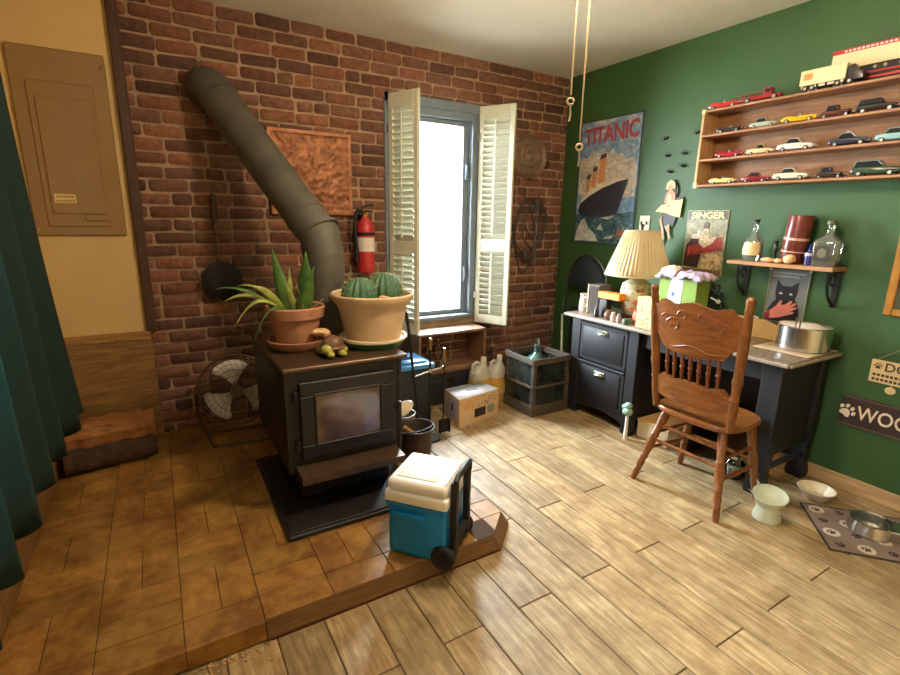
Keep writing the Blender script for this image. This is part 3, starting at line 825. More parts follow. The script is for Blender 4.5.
# ------------------------------------------------------------------ cooler on the hearth edge
CUR = NEAR_STOVE
co = thing('cooler', 'blue wheeled cooler with a white lid on the hearth edge', 'cooler', (.652, 1.562, HFOOT.z+.002), math.radians(-49.3))
X = MW[co] @ Matrix.Scale(HS, 4); cw, cdp, chh = .245, .25, .345
m_teal = M('cooler_blue', (8, 130, 205), .4, var=.05, bmp=.03)
b = MB(X)
vs = []
for z_, ins in ((.0, .012), (.012, .006), (.215, 0), (.225, 0)):
    pass
b.box(.006, cw-.006, .006, cdp-.006, .0, .222, .014, seg=3); b.box(.0, cw, .0, cdp, .205, .225, .006, seg=2)
build('body', b, m_teal, co)
b = MB(X); b.box(.03, cw*.66, -.012, .006, .165, .19, .006, seg=2); b.box(.035, cw*.63, -.006, .006, .15, .166, .003); build('side_grip', b, m_teal, co)
b = MB(X); b.box(-.004, cw+.004, -.004, cdp+.004, .226, .272, .010, seg=3); b.box(.002, cw-.002, .002, cdp-.002, .27, .318, .02, seg=4)
lid = build('lid', b, m_white, co)
b = MB(X); b.box(.03, cw-.055, .035, cdp-.035, .317, .3215, .01, seg=2); build('lid_panel', b, M('lid_panel_white', (236, 236, 238), .25, var=.03), lid)
b = MB(X); b.box(cw-.048, cw-.012, .03, cdp-.03, .3165, .3205, .004); build('lid_recess', b, m_cream, lid)
b = MB(X)
for yy in (.045, cdp-.045): b.box(cw+.004, cw+.03, yy-.016, yy+.016, .02, .33, .006, seg=2)
b.box(cw+.006, cw+.028, .03, cdp-.03, .055, .085, .004)
build('handle_track', b, m_rubber, co)
b = MB(X); b.tube([(cw+.022, .04, .30), (cw+.024, .04, .338), (cw+.024, .06, .346), (cw+.024, cdp-.06, .346), (cw+.024, cdp-.04, .338), (cw+.022, cdp-.04, .30)], .011, 10); build('pull_handle', b, m_rubber, co)
for yy in (-.008, cdp-.022):
    b = MB(X); mt = Matrix.Translation((cw-.012, yy+.015, .030)) @ Matrix.Rotation(PI/2, 4, 'X')
    b.lathe([(0, -.016), (.036, -.016), (.046, -.012), (.048, 0), (.046, .012), (.036, .016), (.03, .012), (0, .012)], (0, 0, 0), 32, mtx=mt); wh = build('wheel', b, m_rubber, co)
    b = MB(X); b.lathe([(0, .0125), (.012, .0125), (.012, .02), (0, .021)], (0, 0, 0), 16, mtx=mt); build('hub_cap', b, m_iron, wh)
b = MB(X); b.box(cw-.05, cw+.012, .0, cdp, .0, .05, .005); build('axle_housing', b, m_rubber, co)

CUR = Matrix()
# ------------------------------------------------------------------ hearth tools, pail, bin
ts = thing('fireplace_tool_stand', 'black fireplace tool stand with brass fittings by the stove', 'fireplace tools', (1.43, 2.66, 0))
b = MB(); b.lathe([(0, 0), (.075, 0), (.07, .012), (.02, .02), (0, .02)], (1.43, 2.66, 0), 24); build('base', b, m_iron, ts)
b = MB(); b.tube([(1.43, 2.66, .015), (1.43, 2.66, .66)], .007, 10); build('post', b, m_iron, ts)
b = MB(); b.tube([(1.285, 2.61, .465), (1.43, 2.66, .47), (1.555, 2.70, .465)], .006, 8); b.ball((1.285, 2.61, .465), .014, 10); b.ball((1.555, 2.70, .465), .014, 10); b.ball((1.43, 2.66, .47), .016, 10)
build('hook_bar', b, m_chrome, ts)
b = MB(); b.ball((1.43, 2.66, .67), .017, 12); b.lathe([(.009, 0), (.013, .02), (.009, .05)], (1.43, 2.66, .61), 12); build('finial', b, m_brass, ts)
po = thing('fireplace_poker', 'long black poker with curved top leaning by the stove', 'poker', (1.30, 2.58, .0))
b = MB(); b.tube([(1.335, 2.635, .0), (1.305, 2.60, .30), (1.262, 2.57, .55), (1.225, 2.55, .80)], .008, 8); build('shaft', b, m_iron, po)
b = MB(); b.tube([(1.225, 2.55, .80), (1.205, 2.54, .89), (1.17, 2.535, .925), (1.135, 2.535, .90), (1.14, 2.535, .86)], [.009, .011, .011, .01, .008], 8); build('curved_grip', b, m_iron, po)
fs_ = thing('fireplace_shovel', 'small shovel with brass handle hung on the tool stand', 'shovel', (1.555, 2.69, .06))
b = MB(); b.tube([(1.552, 2.69, .10), (1.552, 2.69, .50)], .005, 8); build('shaft', b, m_iron, fs_)
b = MB(); b.tube([(1.552, 2.69, .50), (1.552, 2.69, .54), (1.552, 2.69, .60)], [.008, .013, .008], 10); build('handle', b, m_brass, fs_)
b = MB(); b.box(1.515, 1.59, 2.682, 2.688, .012, .11, .002); b.box(1.515, 1.519, 2.66, 2.688, .012, .11); b.box(1.586, 1.59, 2.66, 2.688, .012, .11); build('blade', b, m_iron, fs_)

CUR = NEAR_STOVE
ab = thing('ash_bucket', 'dark metal ash bucket beside the stove', 'bucket', (1.095, 2.20, HFOOT.z))
b = MB(); c0 = (1.095, 2.20, HFOOT.z+.001); b.lathe([(0, 0), (.080, 0), (.102, .185), (.106, .19), (.10, .192), (.095, .186), (.074, .01), (0, .01)], c0, 36); build('pail', b, M('dark_galvanised', (70, 60, 54), .5, .6, var=.25), ab)
b = MB(); b.lathe([(.082, .09), (.04, .10), (0, .104)], c0, 24); build('ash', b, M('brown_ash', (86, 58, 40), .95, var=.4, scale=40, bmp=.6), ab)
b = MB(); b.tube(arc((1.095, 2.20, HFOOT.z+.18), .104, 0, PI, 18, (1, .2, 0), (0, -.93, .25)), .004, 6); build('bail_handle', b, m_iron, ab)
b = MB(); b.tube([(1.03, 2.20, HFOOT.z+.20), (1.13, 2.165, HFOOT.z+.115)], .012, 6)
tag(build('kindling_stick', b, m_pine, loc=(1.03, 2.20, HFOOT.z+.11)), 'pale kindling stick leaning inside the ash bucket', 'stick')
pb = thing('pale_pail', 'small grey pail topped with a pale oval scoop behind the ash bucket', 'pail', (1.125, 2.435, HFOOT.z+.001))
b = MB(); b.lathe([(0, 0), (.065, 0), (.078, .17), (.082, .175), (.075, .176), (.062, .01), (0, .01)], (1.125, 2.435, HFOOT.z+.001), 28); build('pail_body', b, M('grey_tin', (140, 138, 130), .5, .3), pb)
b = MB(); b.ball((0, 0, 0), (.08, .045, .014), 18, Matrix.Translation((1.12, 2.425, HFOOT.z+.20)) @ Matrix.Rotation(-.5, 4, 'Y') @ Matrix.Rotation(.5, 4, 'X')); build('scoop', b, M('pale_horn', (206, 190, 160), .5, var=.2), pb)
CUR = Matrix()
bb_ = thing('storage_bin', 'black storage bin with bright blue lid behind the stove', 'bin', (1.44, 3.07, 0))
b = MB(); b.box(1.29, 1.59, 2.92, 3.22, .0, .40, .02, seg=2); build('bin_body', b, M('bin_black', (34, 38, 46), .5), bb_)
b = MB(); b.box(1.275, 1.605, 2.905, 3.235, .40, .435, .012, seg=2); b.box(1.32, 1.56, 2.95, 3.19, .434, .45, .008, seg=2); lid = build('bin_lid', b, M('bin_lid_blue', (70, 140, 210), .35), bb_)
b = MB(); b.box(1.39, 1.49, 3.03, 3.07, .45, .466, .006); build('lid_handle', b, M('lid_handle_blue', (44, 84, 140), .4), lid)

# ------------------------------------------------------------------ below the window
wb = thing('wooden_box', 'open-fronted wooden box under the window sill', 'wooden box', (1.9, 3.27, .262))
m_boxw = wood('aged_box_wood', (104, 74, 52), (150, 112, 82), 0, 6, 12, .6)
for nm, a in (('top_board', (1.60, 2.20, 3.145, 3.385, .562, .582)), ('bottom_board', (1.60, 2.20, 3.145, 3.385, .262, .282)),
              ('side_board', (1.60, 1.62, 3.15, 3.385, .282, .562)), ('side_board', (2.18, 2.20, 3.15, 3.385, .282, .562))):
    b = MB(); b.box(*a, .003); build(nm, b, m_boxw, wb)
b = MB(); b.box(1.60, 2.20, 3.138, 3.150, .282, .31, .002); build('front_lip', b, m_boxw, wb)
ft = thing('footlocker', 'low black trunk beneath the open wooden box', 'trunk', (1.9, 3.27, 0))
b = MB(); b.box(1.62, 2.14, 3.16, 3.385, 0, .20, .008); build('trunk_body', b, M('trunk_black', (36, 36, 40), .55), ft)
b = MB(); b.box(1.615, 2.145, 3.155, 3.385, .202, .261, .008); build('trunk_lid', b, M('trunk_black2', (40, 40, 44), .5), ft)
b = MB(); b.box(1.85, 1.91, 3.148, 3.158, .17, .225, .003); build('clasp', b, m_chrome, ft)
# hanging ornament inside the box
vz = thing('glass_vase', 'small clear glass ornament standing inside the open wooden box', 'vase', (1.80, 3.22, .283))
b = MB(); b.lathe([(0, 0), (.03, 0), (.012, .03), (.01, .06), (.035, .10), (.045, .14), (.03, .18), (.014, .20), (.02, .22), (.017, .22)], (1.80, 3.22, .283), 22); build('vase_body', b, glass('clear_glass', (.9, .95, .94), .03, .72), vz)
b = MB(); b.ball((1.80, 3.22, .512), .014, 10); build('stopper', b, m_brass, vz)

# printed carton
cb = thing('printed_carton', 'pale printed appliance carton on the floor below the window', 'carton', (1.88, 2.86, 0))
q = [V((1.690, 2.712, 0)), V((2.075, 2.785, 0)), V((2.045, 2.985, 0)), V((1.715, 2.96, 0))]
m_cart = M('carton_beige', (206, 178, 138), .7, var=.08)
b = MB(); b.raw(q+[p+V((0, 0, .205)) for p in q], [(0, 1, 5, 4), (1, 2, 6, 5), (2, 3, 7, 6), (3, 0, 4, 7), (0, 1, 2, 3), (4, 5, 6, 7)])
build('carton_body', b, m_cart, cb, angle=20)
b = MB(); z_ = .206; q2 = [p+(V((1.88, 2.88, 0))-p)*.01+V((0, 0, z_)) for p in q]; b.raw(q2, [(0, 1, 2, 3)]); build('daylit_top', b, M('carton_daylit_top', (216, 222, 232), .4), cb, solid=.002)  # blue-white daylight on the carton top is put into this colour
mt = frame(q[0]+V((0, -.0012, 0)), q[1]-q[0], (0, 0, 1)); FL = (q[1]-q[0]).length
b = MB(); b.box(FL*.38, FL*.66, .04, .105, 0, .001, mtx=mt); build('dark_picture', b, M('print_dark', (40, 36, 34), .5), cb)
b = MB(); b.prism(ell(FL*.80, .075, .036, .034, 24), 0, .001, mt); build('grey_picture', b, M('print_grey', (132, 134, 118), .5, var=.4, scale=60), cb)
b = MB(); b.box(FL*.04, FL*.36, .115, .185, 0, .0008, mtx=mt); build('tan_picture', b, M('print_tan', (208, 162, 112), .6, var=.15, scale=30), cb)
b = MB()
for k in range(26):
    b.box((x_ := random.uniform(FL*.45, FL*.96)), x_+random.uniform(.004, .012), (y_ := random.uniform(.115, .19)), y_+random.uniform(.004, .01), 0, .0009, mtx=mt)
build('print_lettering', b, M('print_ink', (74, 66, 58), .6), cb)
mt2 = frame(q[3]+V((-.001, 0, 0)), q[0]-q[3], (0, 0, 1)); SL = (q[0]-q[3]).length
b = MB(); b.box(.03, SL-.02, .03, .18, 0, .001, mtx=mt2); build('side_print', b, M('print_lilac', (186, 182, 196), .6, var=.15, scale=18), cb)
b = MB(); b.box(SL*.5, SL*.62, .09, .15, .001, .0016, mtx=mt2); build('side_logo', b, M('print_ink2', (70, 68, 84), .6), cb)
b = MB(); b.box(1.83, 1.93, 2.84, 2.862, .2075, .2082, mtx=None); build('top_slot', b, M('print_slot', (110, 124, 150), .5), cb)

# plastic jugs
m_jug = M('milky_plastic', (214, 212, 200), .35, var=.06, Transmission_Weight=.25)
m_oil = M('amber_liquid', (206, 160, 74), .3, var=.1)
def jug(x, y, rz, label):
    t = thing('plastic_jug', label, 'jug', (x, y, 0), rz, 'plastic jugs under the window'); X = MW[t] @ Matrix.Diagonal((1, 1, 1.22, 1))
    b = MB(X)
    def sec(z, a, c): return [V((a*p[0], c*p[1], z)) for p in ell(0, 0, 1, 1, 24)]
    rings = []
    for z, a in ((0, .055), (.008, .066), (.16, .068), (.17, .066)):
        rings.append([(math.copysign(abs(math.cos(t_))**.6, math.cos(t_))*a*1.15, math.copysign(abs(math.sin(t_))**.6, math.sin(t_))*a, z) for t_ in [2*PI*i/28 for i in range(28)]])
    vs = [p for r in rings for p in r]; fs = [(j*28+i, j*28+(i+1) % 28, j*28+28+(i+1) % 28, j*28+28+i) for j in range(3) for i in range(28)]+[tuple(range(28)), tuple(84+i for i in range(28))]
    b.raw(vs, fs); build('liquid_section', b, m_oil, t)
    b = MB(X); rings = []
    for z, a, ox in ((.17, .067, 0), (.215, .064, 0), (.245, .045, .012), (.262, .022, .035), (.272, .019, .04), (.285, .019, .04)):
        rings.append([(ox+math.copysign(abs(math.cos(t_))**.7, math.cos(t_))*a*1.15, math.copysign(abs(math.sin(t_))**.7, math.sin(t_))*a, z) for t_ in [2*PI*i/28 for i in range(28)]])
    vs = [p for r in rings for p in r]; fs = [(j*28+i, j*28+(i+1) % 28, j*28+28+(i+1) % 28, j*28+28+i) for j in range(5) for i in range(28)]+[tuple(140+i for i in range(28))]
    b.raw(vs, fs); build('shoulder', b, m_jug, t)
    b = MB(X); b.tube([(.02, 0, .258), (-.03, 0, .278), (-.065, 0, .262), (-.072, 0, .20)], .011, 10); build('handle', b, m_jug, t)
    b = MB(X); b.lathe([(0, 0), (.022, 0), (.022, .018), (.019, .021), (0, .021)], (.04, 0, .283), 20); build('cap', b, M('jug_cap', (226, 224, 216), .4), t)
    b = MB(X); b.box(-.045, .045, -.071, -.068, .06, .13); build('label', b, M('jug_label', (214, 186, 110), .6, var=.25, scale=40), t)
jug(2.232, 3.045, .25, 'milky jug of amber liquid, nearer the wooden crate'); jug(2.085, 3.062, .05, 'milky plastic jug of amber liquid standing behind the other jug')

# crate with glass bottle
cr = thing('bottle_crate', 'weathered wooden crate with wire-glass sides by the desk', 'crate', (2.43, 2.79, 0))
kx0, kx1, ky0, ky1 = 2.265, 2.605, 2.625, 2.955
m_crt = wood('crate_wood', (54, 46, 38), (92, 80, 66), 1, 6, 8, .8)
for x_ in (kx0, kx1-.03):
    for y_ in (ky0, ky1-.03):
        b = MB(); b.box(x_, x_+.03, y_, y_+.03, 0, .43, .002); build('corner_post', b, m_crt, cr)
for zz, hgt in ((.0, .085), (.215, .02), (.395, .045)):
    b = MB()
    b.box(kx0-.008, kx1+.008, ky0-.010, ky0, zz, zz+hgt, .002); b.box(kx0-.008, kx1+.008, ky1, ky1+.010, zz, zz+hgt, .002)
    b.box(kx0-.010, kx0, ky0, ky1, zz, zz+hgt, .002); b.box(kx1, kx1+.010, ky0, ky1, zz, zz+hgt, .002)
    build('rail', b, m_crt, cr)
b = MB(); b.box(kx0+.03, kx1-.03, ky0+.004, ky0+.008, .085, .395); b.box(kx0+.03, kx1-.03, ky1-.008, ky1-.004, .085, .395)
b.box(kx0+.004, kx0+.008, ky0+.03, ky1-.03, .085, .395); b.box(kx1-.008, kx1-.004, ky0+.03, ky1-.03, .085, .395)
build('side_panel', b, M('green_black_panel', (36, 44, 42), .2, var=.6, scale=9), cr)
b = MB(); b.box(kx0, kx1, ky0, ky1, .002, .02); build('bottom_board', b, m_crt, cr)
bo = thing('glass_demijohn', 'large green glass demijohn standing inside the wooden crate', 'bottle', (2.43, 2.79, .02))
b = MB(); b.lathe([(0, 0), (.12, 0), (.135, .03), (.135, .27), (.12, .33), (.08, .375), (.04, .40), (.024, .42), (.022, .46), (.028, .465), (.028, .475), (.02, .475)], (2.43, 2.79, .021), 36)
build('bottle_body', b, M('sea_green_glass', (92, 128, 120), .08, var=.2, Transmission_Weight=.5), bo)
b = MB(); b.lathe([(0, 0), (.016, 0), (.02, .02), (.024, .04), (.02, .058), (0, .064)], (2.43, 2.79, .495), 18); build('stopper', b, m_chrome, bo)

# ------------------------------------------------------------------ folding chair in the corner
fc = thing('folding_chair', 'folded padded metal chair leaning in the corner by the desk', 'chair', (3.0, 2.93, 0))
b = MB(); up = [V((3.06, 2.95+.222*math.cos(a), .86+.285*math.sin(a))) for a in [PI*(1-i/18) if 0 else PI*i/18 for i in range(19)]]
b.tube([V((3.02, 3.17, .62))]+up+[V((3.06, 2.73, .72))], .011, 10); build('back_frame', b, M('dark_chrome', (120, 126, 122), .25, .9), fc)
b = MB(); b.tube([(3.02, 3.17, .62), (2.90, 3.02, .33), (2.76, 2.85, .01)], [.011, .012, .015], 12); build('leg', b, M('pale_chrome', (196, 204, 196), .3, .6), fc)
b = MB(); b.tube([(3.06, 2.73, .72), (3.10, 2.735, .01)], .011, 10); build('leg', b, m_iron, fc)
b = MB(); b.prism([(2.95+.20*math.cos(a), .88+.25*math.sin(a)) for a in [PI*i/18 for i in range(19)]], 3.045, 3.085, Matrix(((0, 0, 1, 0), (1, 0, 0, 0), (0, 1, 0, 0), (0, 0, 0, 1))), .008)
build('backrest', b, M('navy_vinyl', (28, 36, 44), .45), fc)
b = MB(); b.box(3.06, 3.10, 2.76, 3.13, .30, .70, .012); build('seat', b, M('navy_vinyl2', (26, 32, 40), .45), fc)

# ------------------------------------------------------------------ desk
DT = .757
de = thing('desk', 'black desk with a stone-look top against the green wall', 'desk', (2.87, 1.92, 0))
m_desk = M('desk_black', (22, 22, 27), .55, var=.2, scale=6, bmp=.05, bscale=120)
m_dtop = M('desk_top_laminate', (128, 112, 96), .25, var=.35, scale=45)
b = MB(); b.box(2.60, XR-.005, 1.14, 2.70, .728, DT, .010, seg=3); build('desk_top', b, m_dtop, de)
b = MB(); b.box(2.585, 2.60, 1.14, 2.70, .735, .752, .004); b.box(2.60, XR-.01, 1.128, 1.14, .735, .752, .004); build('top_edging', b, M('edge_strip', (150, 140, 126), .3), de)
# pedestal
b = MB(); b.box(2.65, XR-.01, 2.06, 2.635, .10, .727, .003); ped = build('pedestal', b, m_desk, de)
for nm, a in (('leg', (2.632, 2.69, 2.56, 2.645, 0, .725)), ('leg', (2.632, 2.69, 2.045, 2.125, 0, .725)), ('leg', (3.06, 3.12, 2.56, 2.645, 0, .12)), ('leg', (3.06, 3.12, 2.05, 2.12, 0, .12))):
    b = MB(); b.box(*a, .004); build(nm, b, m_desk, de)
b = MB(); pts = [(2.125, .125), (2.56, .125), (2.56, .06), (2.50, .075), (2.42, .09), (2.26, .09), (2.18, .075), (2.125, .06)]
b.prism(pts, 2.64, 2.66, Matrix(((0, 0, 1, 0), (1, 0, 0, 0), (0, 1, 0, 0), (0, 0, 0, 1)))); build('apron', b, m_desk, de)
for z0, z1 in ((.435, .712), (.125, .425)):
    b = MB(); b.box(2.632, 2.66, 2.13, 2.555, z0, z1, .004); b.box(2.626, 2.636, 2.16, 2.525, z0+.03, z1-.03, .006, seg=2)
    b.box(2.622, 2.64, 2.13, 2.555, z1-.014, z1, .003)
    d_ = build('drawer', b, m_desk, de)
    b = MB(); cz = (z0+z1)/2+.075
    def cup(u, v):
        a = PI*u; ph = PI/2*v
        return (2.624-.026*math.sin(a)*math.cos(ph)*1.0, 2.342+.042*math.cos(a), cz+.022*math.sin(a)*math.sin(ph))
    b.grid(cup, 14, 8); b.box(2.620, 2.627, 2.295, 2.389, cz-.005, cz+.026, .003)
    build('cup_pull', b, M('pewter', (140, 136, 122), .42, .9), d_, recalc=False, solid=.003)
# kneehole apron and right end
b = MB(); b.box(2.66, 2.685, 1.28, 2.05, .625, .727, .003); build('kneehole_apron', b, m_desk, de)
for a in ((2.632, 2.70, 1.175, 1.275, .0, .726), (3.05, 3.12, 1.175, 1.265, .0, .726)):
    b = MB(); cx, cy = (a[0]+a[1])/2, (a[2]+a[3])/2
    b.box(a[0], a[1], a[2], a[3], .30, a[5], .004)
    hx, hy = (a[1]-a[0])/2, (a[3]-a[2])/2
    vs = [(cx+sx*hx*k, cy+sy*hy*k, z) for z, k in ((.30, 1), (.16, .8), (.10, .78), (.03, 1.05), (0, .9)) for sx, sy in ((-1, -1), (1, -1), (1, 1), (-1, 1))]
    b.raw(vs, [(j*4+i, j*4+(i+1) % 4, j*4+4+(i+1) % 4, j*4+4+i) for j in range(4) for i in range(4)]+[(0, 1, 2, 3), (16, 17, 18, 19)])
    build('leg', b, m_desk, de, angle=20)
b = MB(); b.box(2.70, 3.05, 1.195, 1.225, .22, .727, .003); build('end_panel', b, m_desk, de)
b = MB(); b.box(2.69, 3.06, 1.195, 1.22, .135, .165, .004); build('stretcher', b, m_desk, de)
b = MB(); b.box(3.09, 3.11, 1.26, 2.06, .25, .727, .003); build('back_panel', b, m_desk, de)

# things on the desk
D = DT+.001
lp = thing('table_lamp', 'table lamp with pleated cream shade and floral ceramic base', 'lamp', (2.86, 2.29, D))
LP = (2.86, 2.29, D)
b = MB(); b.lathe([(0, 0), (.075, 0), (.078, .015), (.06, .028), (0, .03)], LP, 30); build('base_foot', b, m_dkwood, lp)
b = MB(); b.lathe([(.055, .028), (.07, .05), (.098, .12), (.105, .19), (.095, .245), (.06, .27), (.045, .278), (0, .278)], LP, 36); 
jar = build('ceramic_body', b, M('cream_ceramic', (214, 206, 176), .2, var=.08), lp)
def on_jar(a, z, rr): return V((LP[0]+rr*math.cos(a), LP[1]+rr*math.sin(a), LP[2]+z))
prof_r = [(.05, .07), (.12, .098), (.19, .105), (.245, .095)]
def jr(z):
    for (z0, r0), (z1, r1) in zip(prof_r, prof_r[1:]):
        if z <= z1: return r0+(r1-r0)*(z-z0)/(z1-z0)
    return .09
for nm, mt_, n_, sz in (('floral_marking', M('print_coral', (206, 104, 70), .3), 16, .017), ('rose_marking', M('print_rose', (160, 60, 54), .3), 10, .012), ('leaf_motif', M('print_sage', (120, 140, 92), .3), 22, .010)):
    b = MB()
    for k in range(n_):
        a = random.uniform(PI*.6, PI*1.75); z = random.uniform(.06, .23); p = on_jar(a, z, jr(z)); 
        nrm = V((math.cos(a), math.sin(a), 0)); mt = align(p, nrm)
        if nm != 'leaf_motif': b.prism([((sz*(1+.3*math.cos(5*t))*math.cos(t)), sz*(1+.3*math.cos(5*t))*math.sin(t)) for t in [2*PI*i/20 for i in range(20)]], -.004, .0012, mt)
        else: b.prism(ell(0, 0, sz, sz*.4, 10), -.004, .001, mt @ Matrix.Rotation(random.uniform(0, 3), 4, 'Z'))
    build(nm, b, mt_, jar)
b = MB(); b.tube([V(LP)+V((0, 0, .27)), V(LP)+V((0, 0, .63))], .006, 8); b.lathe([(.012, 0), (.02, .01), (.02, .045), (.012, .06)], (LP[0], LP[1], LP[2]+.28), 14); build('stem', b, m_brass, lp)
b = MB(); n = 96; vs, fs = [], []
for j in range(7):
    t = j/6
    for k in range(n):
        r = (.220+(.108-.220)*t)+(.0035 if k % 2 else -.0035)
        a = 2*PI*k/n; vs.append((LP[0]+r*math.cos(a), LP[1]+r*math.sin(a), 1.062+(1.362-1.062)*t))
for j in range(6):
    for k in range(n): fs.append((j*n+k, j*n+(k+1) % n, j*n+n+(k+1) % n, j*n+n+k))
b.raw(vs, fs)
m_sh, nt, bs = node_mat('pleated_shade')
setp(bs, Roughness=.8); nt.links.new(ramp(nt, noise_node(nt, coords(nt), 12), [(.3, lin((222, 206, 160))), (.7, lin((234, 220, 178)))]), bs.inputs['Base Color'])
trn = nt.nodes.new('ShaderNodeBsdfTranslucent'); trn.inputs[0].default_value = lin((230, 205, 150)); mx = nt.nodes.new('ShaderNodeMixShader'); mx.inputs[0].default_value = .3
nt.links.new(bs.outputs[0], mx.inputs[1]); nt.links.new(trn.outputs[0], mx.inputs[2]); nt.links.new(mx.outputs[0], nt.nodes['Material Output'].inputs[0])
shd = build('lamp_shade', b, m_sh, lp, angle=15, solid=.001)
b = MB(); b.tube([(LP[0]+.220*math.cos(a), LP[1]+.220*math.sin(a), 1.063) for a in [2*PI*i/60 for i in range(60)]], .004, 6, closed=True)
b.tube([(LP[0]+.108*math.cos(a), LP[1]+.108*math.sin(a), 1.361) for a in [2*PI*i/40 for i in range(40)]], .004, 6, closed=True)
for k in range(3): b.tube([(LP[0], LP[1], 1.37), (LP[0]+.107*math.cos(2.1*k), LP[1]+.107*math.sin(2.1*k), 1.36)], .002, 5)
build('shade_trim', b, M('shade_trim', (206, 190, 150), .7), shd)
b = MB(); b.lathe([(0, 0), (.010, 0), (.006, .012), (.012, .022), (.009, .034), (0, .04)], (LP[0], LP[1], 1.37), 14); build('finial', b, m_iron, lp)

mg = thing('milk_jug', 'small white ceramic jug at the desk end', 'jug', (2.735, 2.648, D))
b = MB(); b.lathe([(0, 0), (.030, 0), (.036, .03), (.034, .08), (.026, .11), (.032, .135), (.028, .135), (.022, .11), (.03, .03), (0, .01)], (2.735, 2.648, D), 24); build('jug_body', b, M('white_ceramic', (216, 208, 194), .25), mg)
b = MB(); b.tube([(2.72, 2.622, D+.11), (2.71, 2.592, D+.115), (2.708, 2.585, D+.07), (2.715, 2.615, D+.035)], .006, 8); build('handle', b, MATS['white_ceramic'], mg)
bk = thing('wooden_speaker', 'small upright grey-brown wooden speaker box on the desk', 'speaker', (2.76, 2.53, D))
b = MB(); b.box(2.705, 2.82, 2.475, 2.585, D, D+.215, .004); build('cabinet', b, M('grey_brown_wood', (88, 74, 62), .6, var=.2, scale=12), bk)
b = MB(); b.box(2.70, 2.706, 2.48, 2.56, D+.01, D+.205, .002); build('front_cloth', b, M('speaker_cloth', (58, 48, 42), .9, var=.3, scale=120), bk)
b = MB(); b.box(2.699, 2.707, 2.572, 2.588, D, D+.215, .002); build('edge_strip', b, M('pale_edge', (150, 140, 118), .6), bk)
os_ = MB(); os_.box(2.685, 2.742, 2.385, 2.455, D, D+.13, .004)
tag(build('black_tin', os_, M('black_tin', (34, 30, 30), .4), loc=(2.713, 2.42, D)), 'black tin holding up the flat orange box', 'tin')
ob = thing('orange_box', 'flat bright orange carton resting on the black tin', 'box', (2.713, 2.38, D+.131))
b = MB(); b.box(2.682, 2.746, 2.275, 2.468, D+.132, D+.18, .003); build('carton', b, M('orange_card', (232, 128, 24), .5, var=.06), ob)
b = MB(); b.box(2.680, 2.683, 2.29, 2.455, D+.14, D+.172); build('front_panel', b, M('orange_light', (240, 152, 44), .5, var=.12, scale=30), ob)
smalls = [('round_pot', 'round brown clay pot among the clutter below the orange box', 'pot', (2.66, 2.335), M('brown_clay', (112, 76, 54), .6), [(0, 0), (.022, 0), (.034, .025), (.028, .05), (.018, .058), (.02, .066), (.0, .066)]),
          ('glass_bottle', 'small dark glass bottle beside the grey-brown speaker', 'bottle', (2.652, 2.44), M('dark_bottle', (40, 34, 36), .2), [(0, 0), (.018, 0), (.018, .05), (.008, .065), (.008, .085), (0, .086)]),
          ('salt_shaker', 'small white shaker next to the brown clay pot', 'shaker', (2.638, 2.275), M('shaker_white', (196, 182, 172), .4), [(0, 0), (.017, 0), (.019, .03), (.012, .05), (.014, .06), (0, .066)]),
          ('pepper_shaker', 'small pinkish shaker between white shaker and green tin', 'shaker', (2.642, 2.232), M('shaker_pink', (176, 146, 140), .4), [(0, 0), (.016, 0), (.018, .028), (.011, .046), (.013, .055), (0, .06)]),
          ('candle_tin', 'low dark green tin at the front of the desk', 'tin', (2.65, 2.165), M('dark_green_tin', (52, 72, 54), .4), [(0, 0), (.035, 0), (.035, .03), (.033, .034), (0, .034)]),
          ('candle_jar', 'coral red jar in front of the lamp base', 'jar', (2.715, 2.14), M('coral_wax', (206, 104, 80), .4), [(0, 0), (.03, 0), (.033, .05), (.026, .075), (.028, .09), (0, .092)])]
for nm, lab, cat, (x_, y_), mm, pr in smalls:
    b = MB(); b.lathe(pr, (x_, y_, D), 22); tag(build(nm, b, mm, loc=(x_, y_, D)), lab, cat, 'small things on the desk')
ft_ = thing('floral_carton', 'upright cream carton with yellow floral print behind chair', 'carton', (2.66, 2.04, D))
b = MB(); b.box(2.63, 2.70, 1.965, 2.085, D, D+.20, .003); fcb = build('carton_body', b, M('cream_card', (222, 204, 142), .6, var=.08), ft_)
b = MB()
for k in range(40):
    y_, z_ = random.uniform(1.975, 2.075), random.uniform(D+.01, D+.19); mt = frame((2.6295, y_, z_), (0, -1, 0), (0, 0, 1))
    b.prism(ell(0, 0, random.uniform(.003, .008), random.uniform(.003, .008), 8), 0, .0006, mt)
build('floral_marking', b, M('olive_print', (150, 112, 46), .6, var=.4, scale=50), fcb)
gb = thing('green_carton', 'tall lime green and white carton with cloth on top', 'carton', (2.775, 1.87, D))
b = MB(); b.box(2.712, 2.84, 1.745, 2.0, D, 1.10, .003); gbb = build('carton_body', b, M('lime_card', (122, 152, 52), .5, var=.12), gb)
b = MB(); b.prism([(0, 0), (.11, .0), (.12, .33), (.04, .33), (.015, .18)], 0, .001, frame((2.7105, 1.955, D), (0, -1, 0), (0, 0, 1))); build('white_panel', b, M('pale_blue_print', (206, 222, 232), .5), gbb)
b = MB(); b.prism([(.012*(1+.4*math.cos(5*t))*math.cos(t), .012*(1+.4*math.cos(5*t))*math.sin(t)) for t in [2*PI*i/30 for i in range(30)]], 0, .0015, frame((2.7095, 1.895, D+.235), (0, -1, 0), (0, 0, 1))); build('blue_flower', b, M('print_blue', (60, 90, 190), .5), gbb)
cl_ = thing('folded_cloth', 'crumpled lilac and white cloth lying on the green carton', 'cloth', (2.775, 1.87, 1.10))
